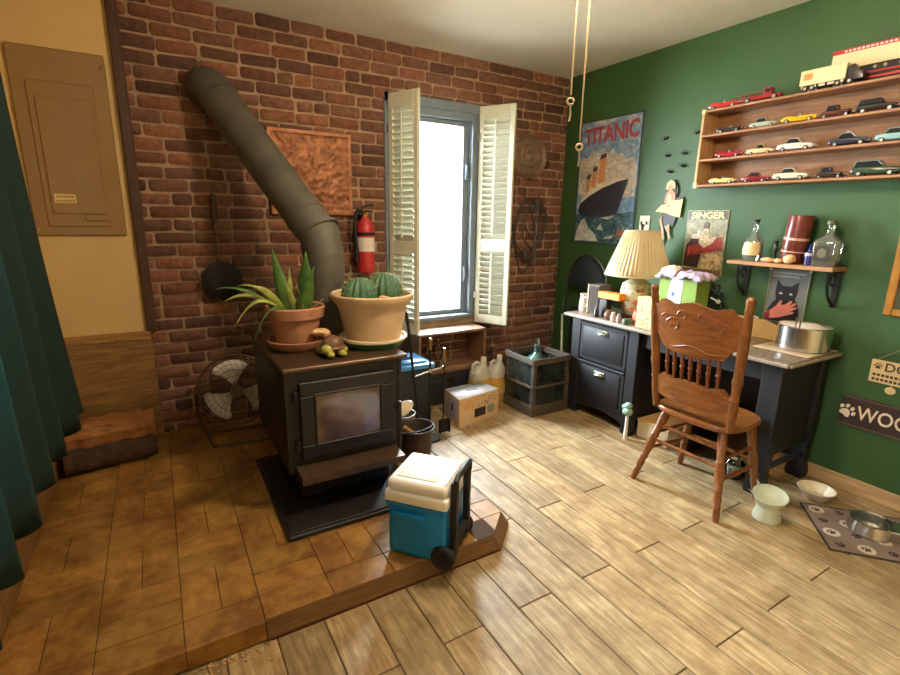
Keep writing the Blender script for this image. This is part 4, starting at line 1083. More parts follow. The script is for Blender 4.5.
def clo(u, v):
    x, y = 2.685+.18*u, 1.71+.315*v
    ed = max(abs(u-.5), abs(v-.5))*2
    z = 1.126+.014*noise.noise(V((x*18, y*18, 0)))+.012*noise.noise(V((x*45, y*45, 3)))-.0*ed
    if ed > .8: z -= .05*(ed-.8)/.2*(.5+.7*abs(noise.noise(V((y*14, x*14, 7)))))
    return (x, y, z)
b = MB(); b.grid(clo, 36, 40); cc_ = build('cloth_sheet', b, M('lilac_cloth', (178, 160, 186), .9, var=.2, scale=22), cl_, recalc=False, solid=.004)
def clo2(u, v):
    p = clo(.0+.5*u, .55+.33*v); return (p[0]-.003, p[1], p[2]+.012+.02*math.sin(PI*u)*math.sin(PI*v))
b = MB(); b.grid(clo2, 18, 18); build('white_fold', b, M('white_cloth', (226, 216, 206), .9, var=.08), cc_, recalc=False, solid=.004)
fg = thing('iron_ornament', 'black scrolled cast metal ornament below the sewing poster', 'ornament', (3.03, 1.86, D))
b = MB(); b.lathe([(0, 0), (.07, 0), (.06, .015), (.02, .03), (.014, .10), (.024, .14), (.014, .18), (.02, .22), (.034, .25), (.02, .29), (.0, .31)], (3.03, 1.86, D), 20); build('stem', b, m_iron, fg)
b = MB()
for sg in (-1, 1):
    for z_, rr in ((.22, .045), (.27, .03), (.16, .05)):
        b.tube([V((3.02, 1.86+sg*(.02+rr+rr*math.cos(a)*(1-.08*i)), D+z_+rr*math.sin(a)*(1-.08*i))) for i, a in enumerate([PI+k*.6 for k in range(10)])], .008, 6)
build('scroll', b, m_iron, fg)
b = MB(); b.ball((2.96, 1.755, D+.19), .014, 10); b.tube([(2.96, 1.755, D+.19), (3.02, 1.84, D+.2)], .005, 6); build('white_knob', b, m_white, fg)
fo = thing('manila_folder', 'tan folder leaning on the wall behind the chair', 'folder', (3.09, 1.55, D))
b = MB(); b.prism([(-.28, 0), (.085, 0), (.085, .078), (-.02, .11), (-.10, .112), (-.28, .112)], 0, .004, frame((3.06, 1.50, D), (0, -1, 0), (.25, 0, 1))); build('folder_sheet', b, M('manila', (206, 172, 112), .75, var=.08), fo)
b = MB(); b.tube([(3.082, 1.60, D+.118), (3.088, 1.57, D+.112)], .005, 8); build('clip', b, m_paper, fo)
pt = thing('steel_pot', 'wide stainless steel pot holding utensils on the desk', 'pot', (2.98, 1.25, D))
PC = (2.98, 1.265, D+.006)
b = MB(); b.lathe([(0, 0), (.118, 0), (.124, .006), (.126, .125), (.13, .13), (.121, .13), (.118, .01), (0, .01)], PC, 44); build('pot_body', b, m_steel, pt)
b = MB(); b.ball((PC[0], PC[1], PC[2]+.112), (.112, .112, .028), 24, jit=.35); build('crumpled_paper', b, m_paper, pt)
b = MB(); b.tube([(2.88, 1.25, PC[2]+.08), (2.845, 1.235, PC[2]+.155), (2.845, 1.235, PC[2]+.175)], .004, 6); b.tube([(2.885, 1.27, PC[2]+.08), (2.86, 1.26, PC[2]+.16), (2.86, 1.26, PC[2]+.185)], .004, 6); build('utensil', b, m_chrome, pt)
b = MB(); b.box(2.80, 3.12, 1.15, 1.43, D, D+.005, .002)
tag(build('place_mat', b, M('pale_mat', (196, 172, 138), .5, var=.1), loc=(2.96, 1.29, D)), 'thin tan mat under the steel pot', 'mat')
b = MB(); b.prism(ell(0, 0, .115, .075, 30), 0, .008, Matrix.Translation((3.02, 1.45, D+.132)) @ Matrix.Rotation(1.35, 4, 'Z') @ Matrix.Rotation(.06, 4, 'X'))

# ------------------------------------------------------------------ oak chair
ch_ = thing('pressed_back_chair', 'carved oak chair pulled up to the black desk', 'chair', (2.45, 1.41, 0))
CY = 1.41
b = MB()
def seat_pt(t):
    c, s = math.cos(t), math.sin(t)
    x = 2.43+.19*math.copysign(abs(c)**.55, c); y = CY+(.232 if c < 0 else .225)*math.copysign(abs(s)**.6, s)
    return (x, y)
sp_ = [seat_pt(2*PI*i/56) for i in range(56)]
vs = []
for z_, k in ((.425, .93), (.437, 1.0), (.452, 1.0), (.460, .975), (.458, .90), (.452, .7), (.450, .3)):
    vs += [(2.43+(p[0]-2.43)*k, CY+(p[1]-CY)*k, z_) for p in sp_]
fs = [(j*56+i, j*56+(i+1) % 56, j*56+56+(i+1) % 56, j*56+56+i) for j in range(6) for i in range(56)]+[tuple(range(56)), tuple(6*56+i for i in range(56))]
b.raw(vs, fs); build('seat', b, wood('oak_seat', (96, 54, 24), (152, 94, 44), 0, 7, 9, .3), ch_)
def turned(p0, p1, prof, seg=14):
    p0, p1 = V(p0), V(p1); L = (p1-p0).length; bb = MB()
    bb.lathe([(0, 0)]+[(r, t*L) for t, r in prof]+[(0, L)], (0, 0, 0), seg, align(p0, p1-p0)); return bb
legp = [(0, .013), (.06, .017), (.14, .016), (.16, .020), (.18, .016), (.24, .021), (.30, .017), (.34, .022), (.36, .018), (.5, .024), (.62, .019), (.64, .023), (.66, .019), (.9, .024), (1, .017)]
for p0, p1 in (((2.215, CY-.243, 0), (2.32, CY-.155, .43)), ((2.205, CY+.245, 0), (2.32, CY+.155, .43)),
               ((2.602, CY-.225, 0), (2.555, CY-.16, .43)), ((2.602, CY+.225, 0), (2.555, CY+.16, .43))):
    build('leg', turned(p0, p1, legp), m_oak, ch_)
strp = [(0, .008), (.25, .009), (.5, .012), (.75, .009), (1, .008)]
def lp_(sx, sy, z):
    a = {(-1, -1): ((2.215, CY-.243), (2.32, CY-.155)), (-1, 1): ((2.205, CY+.245), (2.32, CY+.155)), (1, -1): ((2.602, CY-.225), (2.555, CY-.16)), (1, 1): ((2.602, CY+.225), (2.555, CY+.16))}[(sx, sy)]
    t = z/.43; return V((a[0][0]+(a[1][0]-a[0][0])*t, a[0][1]+(a[1][1]-a[0][1])*t, z))
for (a, c), zs in ((((-1, -1), (-1, 1)), (.25, .335)), (((1, -1), (1, 1)), (.22,)), (((-1, -1), (1, -1)), (.19, .29)), (((-1, 1), (1, 1)), (.19, .29))):
    for z_ in zs: build('stretcher', turned(lp_(*a, z_), lp_(*c, z_), strp, 10), m_oak, ch_)
# back frame: local plane leaning away from the seat
BO = V((2.285, CY, .452)); BU = V((-.16, .03*0, 1)).normalized()
def bp(y, z, off=0):
    t = (z-.452)
    x = 2.285-.17*t-.02*t*t
    crv = -.03*(1-(y/.22)**2)
    return V((x+crv+off, CY+y-.024*t/.6, z))
postp = [(0, .017), (.07, .02), (.20, .022), (.24, .018), (.26, .024), (.28, .019), (.36, .021), (.40, .026), (.42, .021), (.6, .023), (.80, .021), (.88, .017), (.90, .021), (.93, .016), (.955, .020), (.985, .018), (1, .008)]
for sg in (-1, 1):
    build('back_post', turned(bp(sg*.205, .445), bp(sg*.242, 1.115), postp, 16), m_oak, ch_)
def panel(outline, th, mat, name, parent):
    """a board with the given y,z outline, bent to the curve of the back"""
    t = bmesh.new(); vv = [t.verts.new((p[0], p[1], 0)) for p in outline]; f = t.faces.new(vv)
    bmesh.ops.triangulate(t, faces=[f]); bmesh.ops.subdivide_edges(t, edges=t.edges, cuts=3, use_grid_fill=True)
    ge = bmesh.ops.extrude_face_region(t, geom=list(t.faces))
    for v in ge['geom']:
        if isinstance(v, bmesh.types.BMVert): v.co.z = th
    for v in t.verts: v.co = bp(v.co.x, v.co.y, v.co.z-th/2)
    bb = MB(); bb._merge(t); return build(name, bb, mat, parent, angle=40)
half = [(0, 1.056), (.03, 1.052), (.06, 1.044), (.09, 1.036), (.115, 1.036), (.14, 1.046), (.165, 1.052), (.182, 1.044), (.192, 1.026), (.208, 1.018), (.232, 1.020), (.232, .905), (.220, .895), (.205, .86), (.185, .845), (.175, .822), (.155, .806), (.12, .795), (.06, .788)]
crest = half+[(0, .786)]+[(-y, z) for y, z in half[::-1][:-1]]
cst = panel(crest, .022, wood('oak_crest', (96, 54, 24), (156, 96, 44), 1, 7, 9, .3), 'crest_rail', ch_)
b = MB()
for sg in (-1, 1):
    for cy_, cz, rr in ((.10, .93, .045), (.15, .96, .025), (.05, .985, .03)):
        b.tube([bp(sg*cy_+rr*(1-.07*i)*math.cos(a)*sg, cz+rr*(1-.07*i)*math.sin(a), -.0115) for i, a in enumerate([k*.55 for k in range(12)])], .003, 5)
b.tube([bp(y, .83+.012*math.cos(y*30), -.0115) for y in [-.15+.03*i for i in range(11)]], .0035, 5)
build('pressed_scroll', b, m_oak, cst)
half = [(0, .652), (.05, .650), (.09, .640), (.12, .650), (.16, .655), (.185, .632), (.21, .625), (.21, .535), (.17, .525), (.10, .515), (.05, .512)]
panel(half+[(0, .51)]+[(-y, z) for y, z in half[::-1][:-1]], .02, MATS['oak_crest'], 'lower_rail', ch_)
spp = [(0, .007), (.1, .009), (.2, .007), (.3, .011), (.45, .008), (.5, .012), (.55, .008), (.7, .011), (.8, .007), (.9, .009), (1, .007)]
for k in range(7):
    y_ = -.135+.045*k; build('spindle', turned(bp(y_, .643), bp(y_*1.02, .80), spp, 10), m_dkwood if False else wood('oak_spindle', (84, 40, 16), (132, 70, 30), 2, 7, 9, .3), ch_)

# ------------------------------------------------------------------ under the desk
b_ = thing('shoe_box', 'low tan and white carton on the floor under the desk', 'carton', (2.86, 1.92, 0))
b = MB(); b.box(2.70, 3.04, 1.80, 2.035, 0, .11, .003); build('carton_body', b, M('white_card', (216, 204, 176), .7), b_)
b = MB(); b.box(2.695, 3.045, 1.795, 2.04, .11, .125, .003); build('carton_lid', b, M('tan_card', (206, 168, 112), .7), b_)
b = thing('wooden_stool', 'dark wooden step stool under the desk behind the chair', 'stool', (2.85, 1.60, 0)); s_ = b
mm = m_dkwood
b = MB(); b.box(2.74, 3.0, 1.47, 1.73, .24, .265, .005); build('stool_top', b, mm, s_)
for y_ in (1.48, 1.70): b = MB(); b.box(2.75, 2.99, y_, y_+.02, 0, .24, .003); build('side_panel', b, mm, s_)
b = MB(); b.box(2.76, 2.98, 1.50, 1.70, .10, .12, .003); build('shelf', b, mm, s_)
gj = thing('glass_jar', 'clear glass jar on the floor behind the chair leg', 'jar', (2.735, 1.385, 0))
b = MB(); b.lathe([(0, 0), (.045, 0), (.055, .02), (.055, .09), (.04, .11), (.038, .12), (.035, .12), (.05, .09), (.05, .02), (0, .008)], (2.735, 1.385, 0), 26); build('jar_body', b, glass('jar_glass', (.82, .86, .82), .05, .6), gj)
b = MB(); b.lathe([(0, 0), (.042, 0), (.042, .018), (0, .02)], (2.735, 1.385, .121), 24); build('jar_lid', b, m_chrome, gj)
b = MB(); b.ball((2.735, 1.385, .035), (.04, .04, .025), 14, jit=.3); build('jar_contents', b, M('jar_beads', (180, 176, 160), .3, var=.4, scale=60), gj)
bs_ = thing('ball_launcher', 'mint green ball head on a white stick by the desk leg', 'toy', (2.605, 2.035, 0))
b = MB(); b.tube([(2.578, 2.03, 0), (2.584, 2.032, .17)], [.013, .010], 12); build('stick', b, m_white, bs_)
m_mint = M('mint_rubber', (140, 178, 158), .5)
b = MB(); b.ball((2.586, 2.035, .195), (.034, .036, .03), 16); b.ball((2.588, 2.035, .235), (.026, .028, .024), 14); b.ball((2.58, 2.058, .222), (.018, .02, .018), 12); build('ball_head', b, m_mint, bs_)

# ------------------------------------------------------------------ pet corner
ct = thing('tall_cat_bowl', 'raised pale green pet bowl with ears by the desk leg', 'pet bowl', (2.475, 1.065, 0))
m_bowl = M('celadon', (202, 210, 188), .3, var=.04)
K = Matrix.Translation((2.475, 1.065, 0)) 
b = MB(); b.lathe([(0, 0), (.062, 0), (.064, .008), (.052, .05), (.055, .075), (0, .075)], (2.475, 1.065, 0), 30); build('foot', b, m_bowl, ct)
TL = Matrix.Translation((2.475, 1.065, .098)) @ Matrix.Rotation(.22, 4, V((.84, .5, 0)).cross(V((0, 0, 1))))
b = MB(); b.lathe([(0, -.02), (.05, -.022), (.066, 0), (.077, .035), (.074, .037), (.06, .008), (.04, -.006), (0, -.010)], (0, 0, 0), 36, TL); bwl = build('bowl', b, m_bowl, ct)
b = MB()
for a in (2.25, 1.2): b.raw([(.076*math.cos(a-.16), .076*math.sin(a-.16), .03), (.076*math.cos(a+.16), .076*math.sin(a+.16), .03), (.10*math.cos(a), .10*math.sin(a), .052), (.07*math.cos(a), .07*math.sin(a), .022)], [(0, 1, 2), (0, 3, 2), (1, 3, 2), (0, 1, 3)], TL)
build('ear', b, m_bowl, bwl)
bw2 = MB(); bw2.lathe([(0, 0), (.05, 0), (.055, .006), (.085, .056), (.087, .058), (.082, .060), (.05, .014), (0, .010)], (2.895, 1.035, 0), 36)
tag(build('white_bowl', bw2, M('white_stoneware', (214, 200, 172), .35), loc=(2.895, 1.035, 0)), 'small white bowl on the floor beside the paw print mat', 'bowl')
mat_o = V((2.47, .787, .0)); mu = V((.755, .655, 0)); mv = V((.655, -.755, 0))
pm = thing('pet_mat', 'grey pet mat with dark paw prints along the green wall', 'mat', mat_o)
fm = frame(mat_o, mv, mu)
b = MB(); b.box(0, .62, 0, .40, 0, .005, .002, mtx=fm); mt_ = build('mat_sheet', b, M('taupe_mat', (130, 112, 100), .85, var=.12, scale=60), pm)
b = MB(); b.box(-.004, .624, -.004, .006, 0, .0062, .002, mtx=fm); b.box(-.004, .624, .394, .404, 0, .0062, .002, mtx=fm); b.box(-.004, .006, 0, .4, 0, .0062, .002, mtx=fm); b.box(.614, .624, 0, .4, 0, .0062, .002, mtx=fm)
build('binding', b, M('dark_binding', (52, 42, 44), .8), mt_)
def paw(b, mt, s_, d0, d1):
    b.prism([(x*s_, y*s_) for x, y in ((-.5, -.45), (-.3, -.6), (0, -.5), (.3, -.6), (.5, -.45), (.42, -.1), (.2, .15), (0, .2), (-.2, .15), (-.42, -.1))], d0, d1, mt)
    for x, y in ((-.6, .15), (-.25, .5), (.25, .5), (.6, .15)): b.prism(ell(x*s_, y*s_, .17*s_, .24*s_, 10), d0, d1, mt)
bl, bd = MB(), MB()
n_ = 0
for i in range(6):
    for j in range(4):
        mt = fm @ Matrix.Translation((.055+.1*i, .05+.1*j, .0)) @ Matrix.Rotation(.3*((i+j) % 2), 4, 'Z')
        if (i+j) % 2: bl.prism(ell(0, 0, .034, .034, 20), .004, .0062, mt)
        paw(bd, mt, .026, .004, .0069)
build('pale_spot', bl, M('mat_pale', (206, 190, 170), .85), mt_); build('paw_marking', bd, M('mat_dark', (58, 44, 42), .85), mt_)
fd = thing('steel_feeder', 'stainless double pet feeder on the paw print mat', 'pet bowl', (2.80, .80, .007))
fmm = frame((2.80, .74, .0072), (.5, -.87, 0), (.87, .5, 0))
b = MB()
b.lathe([(0, 0), (.088, 0), (.092, .004), (.08, .055), (.084, .06), (.078, .062), (.068, .055), (.062, .012), (0, .01)], (-.02, 0, 0), 40, fmm)
b.lathe([(0, 0), (.088, 0), (.092, .004), (.08, .055), (.084, .06), (.078, .062), (.068, .055), (.062, .012), (0, .01)], (.17, 0, 0), 40, fmm)
build('bowl', b, m_steel, fd)
b = MB(); b.box(.03, .12, -.06, .06, .0, .05, .006, mtx=fmm); build('bridge', b, m_steel, fd)

# ------------------------------------------------------------------ green wall: shelves
GX = XR
rk = thing('car_display_rack', 'wall rack of three wooden shelves full of model cars', 'display shelf', (3.07, 1.35, 1.64))
RY0, RY1 = .45, 2.045; RX0 = 2.995
m_rack = wood('rack_wood', (126, 84, 54), (182, 132, 92), 1, 5, 12, .5); m_rackin = wood('rack_back', (112, 74, 44), (158, 112, 70), 1, 5, 12, .55)
shelf_z = (1.640, 1.792, 1.935, 2.078)
for nm, z_ in zip(('bottom_board', 'shelf', 'shelf', 'top_board'), shelf_z):
    b = MB(); b.box(RX0, GX-.006, RY0+.016, RY1-.016, z_, z_+.014, .002); build(nm, b, m_rack, rk)
b = MB(); b.box(RX0, GX-.006, RY1-.016, RY1, 1.64, 2.092, .002); build('side_board', b, wood('rack_side', (176, 136, 92), (214, 176, 128), 2, 5, 12, .5), rk)
b = MB(); b.box(RX0, GX-.006, RY0, RY0+.016, 1.64, 2.092, .002); build('side_board', b, m_rack, rk)
b = MB(); b.box(GX-.006, GX-.001, RY0, RY1, 1.64, 2.092); build('back_board', b, m_rackin, rk)
b = MB(); b.box(RX0-.003, RX0+.02, RY1-.022, RY1+.003, 1.633, 1.668, .002); b.box(RX0-.003, RX0+.02, RY1-.022, RY1+.003, 2.07, 2.098, .002); build('corner_bracket', b, M('cream_corner', (222, 200, 140), .5), rk)

m_tyre = M('toy_tyre', (26, 24, 24), .6); m_win = M('toy_window', (40, 44, 48), .1); m_hub = M('toy_hub', (210, 204, 190), .3, .7)
def car(y, z, L, col, label, style='sedan', x=3.05, hue=None, top=None, rz=PI/2*-1):
    """nose along local +x; side outline swept across the width with rounded edges"""
    t = thing('model_car', label, 'model car', (x, y, z), -PI/2, 'model cars on the rack'); X = MW[t]
    s_ = L; W = .30*L
    paint = M('car_paint_%d_%d_%d' % col, col, .22, var=.04, Coat_Weight=.5)
    low = [(-.5, .07), (-.5, .13), (-.485, .19), (-.30, .21), (.06, .205), (.16, .20), (.40, .175), (.485, .15), (.5, .10), (.495, .06), (.40, .045), (-.40, .045)]
    if style == 'roadster': low = [(-.5, .07), (-.49, .15), (-.40, .19), (-.25, .20), (-.12, .17), (.06, .17), (.10, .185), (.40, .17), (.49, .13), (.5, .07), (.42, .04), (-.42, .04)]
    if style == 'vintage': low = [(-.48, .07), (-.47, .15), (-.36, .21), (-.2, .215), (.05, .21), (.12, .21), (.36, .20), (.40, .12), (.50, .10), (.5, .06), (.42, .05), (-.42, .05)]
    mt = X @ Matrix(((1, 0, 0, 0), (0, 0, -1, 0), (0, 1, 0, 0), (0, 0, 0, 1)))
    low = [(p[0], p[1]*1.15) for p in low]
    b = MB(); b.prism([(p[0]*s_, p[1]*s_) for p in low], -W/2, W/2, mt, .012*L/.18)
    bd = build('car_body', b, paint, t)
    if style in ('sedan', 'wagon', 'pickup', 'vintage'):
        cab = {'sedan': [(-.30, .20), (-.20, .315), (-.16, .325), (.02, .325), (.06, .315), (.17, .20)],
               'wagon': [(-.47, .20), (-.43, .32), (-.40, .33), (.02, .33), (.06, .32), (.17, .20)],
               'pickup': [(-.10, .20), (-.08, .325), (-.05, .335), (.06, .335), (.09, .325), (.18, .20)],
               'vintage': [(-.30, .20), (-.28, .335), (-.25, .35), (.0, .35), (.03, .335), (.06, .20)]}[style]
        cab = [(p[0], p[1]*1.15) for p in cab]
        rc = M('car_paint_%d_%d_%d' % (top or col), top or col, .22, var=.04, Coat_Weight=.5)
        b = MB(); b.prism([(p[0]*s_, p[1]*s_) for p in cab], -W*.42, W*.42, mt, .008*L/.18); cb_ = build('roof', b, rc, t)
        cx = sum(p[0] for p in cab)/6
        b = MB(); ww = [((cx+(p[0]-cx)*.86)*s_, (.235+(p[1]-.23)*.78)*s_) for p in cab]; b.prism(ww, -W*.43, W*.43, mt); build('side_window', b, m_win, cb_)
    else:
        b = MB(); b.prism([(-.02*s_, .17*s_), (.08*s_, .17*s_), (.03*s_, .265*s_), (.02*s_, .265*s_)], -W*.38, W*.38, mt); build('windscreen', b, M('car_screen', (150, 160, 160), .1), t)
        b = MB(); b.box(-.22*s_, -.06*s_, -W*.36, W*.36, .17*s_, .205*s_, .004, mtx=X); build('car_seat', b, M('toy_seat', (80, 50, 40), .6), t)
    for wx in (-.31, .31):
        for wy in (-1, 1):
            b = MB(); b.lathe([(0, -.03*s_), (.06*s_, -.03*s_), (.068*s_, -.02*s_), (.068*s_, .02*s_), (.06*s_, .03*s_), (0, .03*s_)], (0, 0, 0), 16, X @ Matrix.Translation((wx*s_, wy*W*.43, .068*s_)) @ Matrix.Rotation(PI/2, 4, 'X'))
            b.mi = 1; b.lathe([(0, -.033*s_), (.038*s_, -.033*s_), (.038*s_, .033*s_), (0, .033*s_)], (0, 0, 0), 14, X @ Matrix.Translation((wx*s_, wy*W*.43, .068*s_)) @ Matrix.Rotation(PI/2, 4, 'X'))
            build('wheel', b, [m_tyre, m_hub], t)
    b = MB(); b.box(.485*s_, .515*s_, -W*.46, W*.46, .065*s_, .09*s_, .002, mtx=X); b.box(-.515*s_, -.485*s_, -W*.46, W*.46, .065*s_, .09*s_, .002, mtx=X); build('bumper', b, m_chrome, t)
    b = MB()
    for wy in (-.33, .33): b.ball((.492*s_, wy*W, .125*s_), (.012*s_, .026*s_, .026*s_), 10, mtx=X)
    build('headlight', b, M('toy_lamp', (236, 232, 214), .15), t)
    return t, X
z1, z2, z3, z4 = [z_+.0145 for z_ in shelf_z]
car(1.885, z3, .155, (34, 30, 32), 'black open-top model car at the start of the top row', 'roadster')
car(1.69, z3, .15, (178, 188, 166), 'pale silver green model car beside the yellow one', 'sedan')
car(1.505, z3, .18, (232, 178, 30), 'bright yellow open model car on the top row', 'roadster')
car(1.335, z3, .155, (92, 54, 42), 'dark brown model car just past the yellow one', 'vintage')
car(1.165, z3, .17, (44, 38, 36), 'long black model car past the brown one, top row', 'wagon')
car(.98, z3, .17, (70, 66, 64), 'dark grey model car cut off by the photo edge, top row', 'sedan')
car(1.868, z2, .165, (172, 34, 50), 'crimson open model car at the start of the middle row', 'roadster')
car(1.685, z2, .15, (226, 206, 150), 'cream model pickup beside the crimson one, middle row', 'pickup')
car(1.50, z2, .185, (226, 224, 212), 'white model coupe in the middle row', 'sedan')
pc, PX = car(1.255, z2, .175, (44, 48, 66), 'navy model police car with a roof light', 'sedan', top=(214, 210, 204))
b = MB(PX); b.box(-.10*.175, .0, -.02, .02, .374*.175, .405*.175, .002); build('light_bar', b, M('light_bar', (206, 214, 224), .2), pc)
car(1.065, z2, .17, (150, 190, 190), 'pale turquoise model car past the police car', 'sedan')
car(1.885, z1, .17, (226, 206, 124), 'pale yellow long model car at the start of the bottom row', 'roadster')
car(1.69, z1, .15, (132, 28, 38), 'dark red model car on the bottom row', 'sedan')
car(1.50, z1, .18, (222, 214, 190), 'ivory model sedan on the bottom row', 'sedan')
car(1.315, z1, .14, (48, 40, 38), 'small black vintage model car on the bottom row', 'vintage')
car(1.12, z1, .20, (54, 74, 58), 'long dark green model wagon on the bottom row', 'wagon', top=(120, 140, 130))
car(1.945, z4, .19, (204, 44, 44), 'bright red model car on top of the rack', 'roadster', x=3.06)
def truck(y, z, x, Lb, Hb, gap, cab_col, box_col, stripe, label, W=.052, base=.03, skirt=None):
    t = thing('model_truck', label, 'model truck', (x, y, z), 0, 'model trucks on the rack')
    y1, y0 = y+Lb/2, y-Lb/2
    b = MB(); b.box(x-W/2, x+W/2, y0, y1, z+base, z+base+Hb, .002); tr_ = build('trailer_box', b, box_col, t)
    if stripe: b = MB(); b.box(x-W/2-.0008, x+W/2+.0008, y0, y1, z+base+Hb*.80, z+base+Hb+.001); build('stripe', b, stripe, tr_)
    b = MB(); b.box(x-W*.4, x+W*.4, y0-.02, y1-.01, z+base-.012, z+base, .002); build('chassis', b, m_rubber, t)
    for yy in (y1-.03, y1-.062, y0+.03, y0-.02):
        for sg in (-1, 1):
            b = MB(); b.lathe([(0, -.006), (.0135, -.006), (.0145, 0), (.0135, .006), (0, .006)], (0, 0, 0), 16, Matrix.Translation((x+sg*W*.42, yy, z+.0146)) @ Matrix.Rotation(PI/2, 4, 'Y'))
            b.mi = 1; b.lathe([(0, -.0068), (.007, -.0068), (.007, .0068), (0, .0068)], (0, 0, 0), 12, Matrix.Translation((x+sg*W*.42, yy, z+.0146)) @ Matrix.Rotation(PI/2, 4, 'Y')); build('wheel', b, [m_tyre, m_hub], t)
    b = MB(); cy1 = y0-.008; b.prism([(0, .018), (0, .085), (.02, .09), (.034, .06), (.062, .052), (.066, .018)], -W*.45, W*.45, Matrix(((0, 0, 1, x), (-1, 0, 0, cy1), (0, 1, 0, z), (0, 0, 0, 1))), .003); build('cab', b, cab_col, t)
    if skirt:
        b = MB()
        for k in range(5): b.box(x-W/2-.001, x-W/2+.002, y1-.012-.04*k-.028, y1-.012-.04*k, z+base-.016, z+base-.003)
        build('skirt_panel', b, skirt, t)
    return t, tr_
m_tbox = M('trailer_cream', (232, 216, 170), .4, var=.04); m_trd = M('truck_red', (178, 36, 36), .3)
t, tr_ = truck(1.41, z4, 3.025, .205, .072, 0, M('cab_dark', (52, 44, 42), .3), m_tbox, None, 'small cream trailer truck with orange badge on the rack', skirt=M('skirt_cream', (214, 196, 160), .5))
b = MB(); b.box(2.9982, 2.9992, 1.455, 1.495, z4+.055, z4+.085); build('orange_badge', b, M('badge_orange', (226, 140, 64), .5, var=.3, scale=90), tr_)
t, tr_ = truck(1.20, z4, 3.098, .42, .092, 0, m_trd, m_tbox, m_trd, 'large red and cream trailer truck at the rear of the rack', W=.056, base=.088)
b = MB(); zz = z4+.088+.083
for k in range(16): b.box(3.0685, 3.0695, 1.36-.018*k-.012, 1.36-.018*k, zz-.005, zz+.004)
build('lettering', b, m_paper, tr_)
b = MB(); b.box(3.072, 3.124, 1.0, 1.405, z4+.016, z4+.086, .003); build('undercarriage', b, m_rubber, t)
b = MB(); b.box(3.066, 3.072, 1.06, 1.33, z4+.022, z4+.034, .002); b.box(3.066, 3.072, 1.06, 1.33, z4+.046, z4+.056, .002); b.box(3.066, 3.072, 1.06, 1.075, z4+.022, z4+.056, .002); build('side_rail', b, m_trd, t)
b = MB()
for yy in (1.29, 1.22, 1.18, 1.12): b.ball((3.071, yy, z4+.072), .009, 10)
build('hub_light', b, m_hub, t)
ft2 = thing('model_fire_truck', 'old red model fire truck with ladder on the rack top', 'model truck', (3.05, 1.71, z4), -PI/2, 'model trucks on the rack'); X = MW[ft2]
m_fr = M('fire_red', (150, 30, 34), .3)
mt = X @ Matrix(((1, 0, 0, 0), (0, 0, -1, 0), (0, 1, 0, 0), (0, 0, 0, 1)))
b = MB(); b.prism([(-.13, .02), (-.13, .034), (-.03, .036), (-.02, .034), (.02, .034), (.09, .03), (.095, .015), (-.12, .015)], -.022, .022, mt, .002); build('truck_body', b, m_fr, ft2)
b = MB(); b.prism([(.0, .034), (.0, .066), (.012, .07), (.036, .068), (.044, .034)], -.02, .02, mt, .002); build('cab', b, m_fr, ft2)
b = MB(); b.prism([(.006, .044), (.008, .062), (.034, .06), (.038, .044)], -.0205, .0205, mt); build('cab_window', b, m_win, ft2)
b = MB()
for sy in (-.011, .011): b.tube([(-.15, sy, .05), (.0, sy, .056)], .002, 5, mtx=X)
for k in range(10): b.tube([(-.145+.015*k, -.011, .0502+.0006*k), (-.145+.015*k, .011, .0502+.0006*k)], .0013, 4, mtx=X)
build('ladder', b, M('ladder_tan', (150, 96, 72), .5), ft2)
for wx in (-.085, .062):
    for wy in (-1, 1):
        b = MB(); b.lathe([(0, -.005), (.014, -.005), (.0155, 0), (.014, .005), (0, .005)], (0, 0, 0), 16, X @ Matrix.Translation((wx, wy*.022, .0156)) @ Matrix.Rotation(PI/2, 4, 'X'))
        b.mi = 1; b.lathe([(0, -.006), (.009, -.006), (.009, .006), (0, .006)], (0, 0, 0), 12, X @ Matrix.Translation((wx, wy*.022, .0156)) @ Matrix.Rotation(PI/2, 4, 'X')); build('wheel', b, [m_tyre, m_hub], ft2)

# bracket shelf
bs2 = thing('bracket_shelf', 'pine shelf on two black iron brackets holding bottles', 'shelf', (3.06, 1.44, 1.0))
b = MB(); b.box(2.975, GX-.001, 1.19, 1.748, 1.184, 1.206, .003); build('shelf_board', b, m_pine, bs2)
for y_ in (1.70, 1.225):
    b = MB(); b.box(GX-.008, GX-.001, y_-.016, y_+.016, .985, 1.184, .002); b.box(3.0, GX-.004, y_-.014, y_+.014, 1.176, 1.184, .002)
    b.tube([V((GX-.012, y_, .995))]+[V((GX-.012-.105*math.sin(a), y_, 1.17-.16*math.cos(a))) for a in [PI/2*i/8 for i in range(1, 9)]], .008, 6)
    b.tube(arc((3.085, y_, 1.135), .028, 0, 5.2, 12, (1, 0, 0), (0, 0, 1)), .005, 6)
    build('bracket', b, m_iron, bs2)
SZ = 1.207
m_clear = glass('bottle_glass', (.95, .97, .92), .03, .55, .10)
br = thing('round_bottle', 'round flask bottle with a cream label on the shelf', 'bottle', (3.05, 1.645, SZ))
b = MB(); b.lathe([(0, 0), (.045, 0), (.056, .03), (.058, .07), (.05, .115), (.028, .15), (.016, .17), (.014, .21), (.018, .215), (.014, .222)], (3.05, 1.645, SZ), 30, sx=.75); 
build('bottle_body', b, m_clear, br)
b = MB(); b.lathe([(.040, .028), (.0575, .034), (.0595, .07), (.052, .108)], (3.05, 1.645, SZ), 30, mtx=Matrix.Translation((3.05, 1.645, 0)) @ Matrix.Rotation(PI*.62, 4, 'Z') @ Matrix.Translation((-3.05, -1.645, 0)), sx=.88, arc=PI*.95); lb_ = build('label', b, M('cream_label', (226, 204, 150), .6, var=.1, scale=40), br, recalc=False)
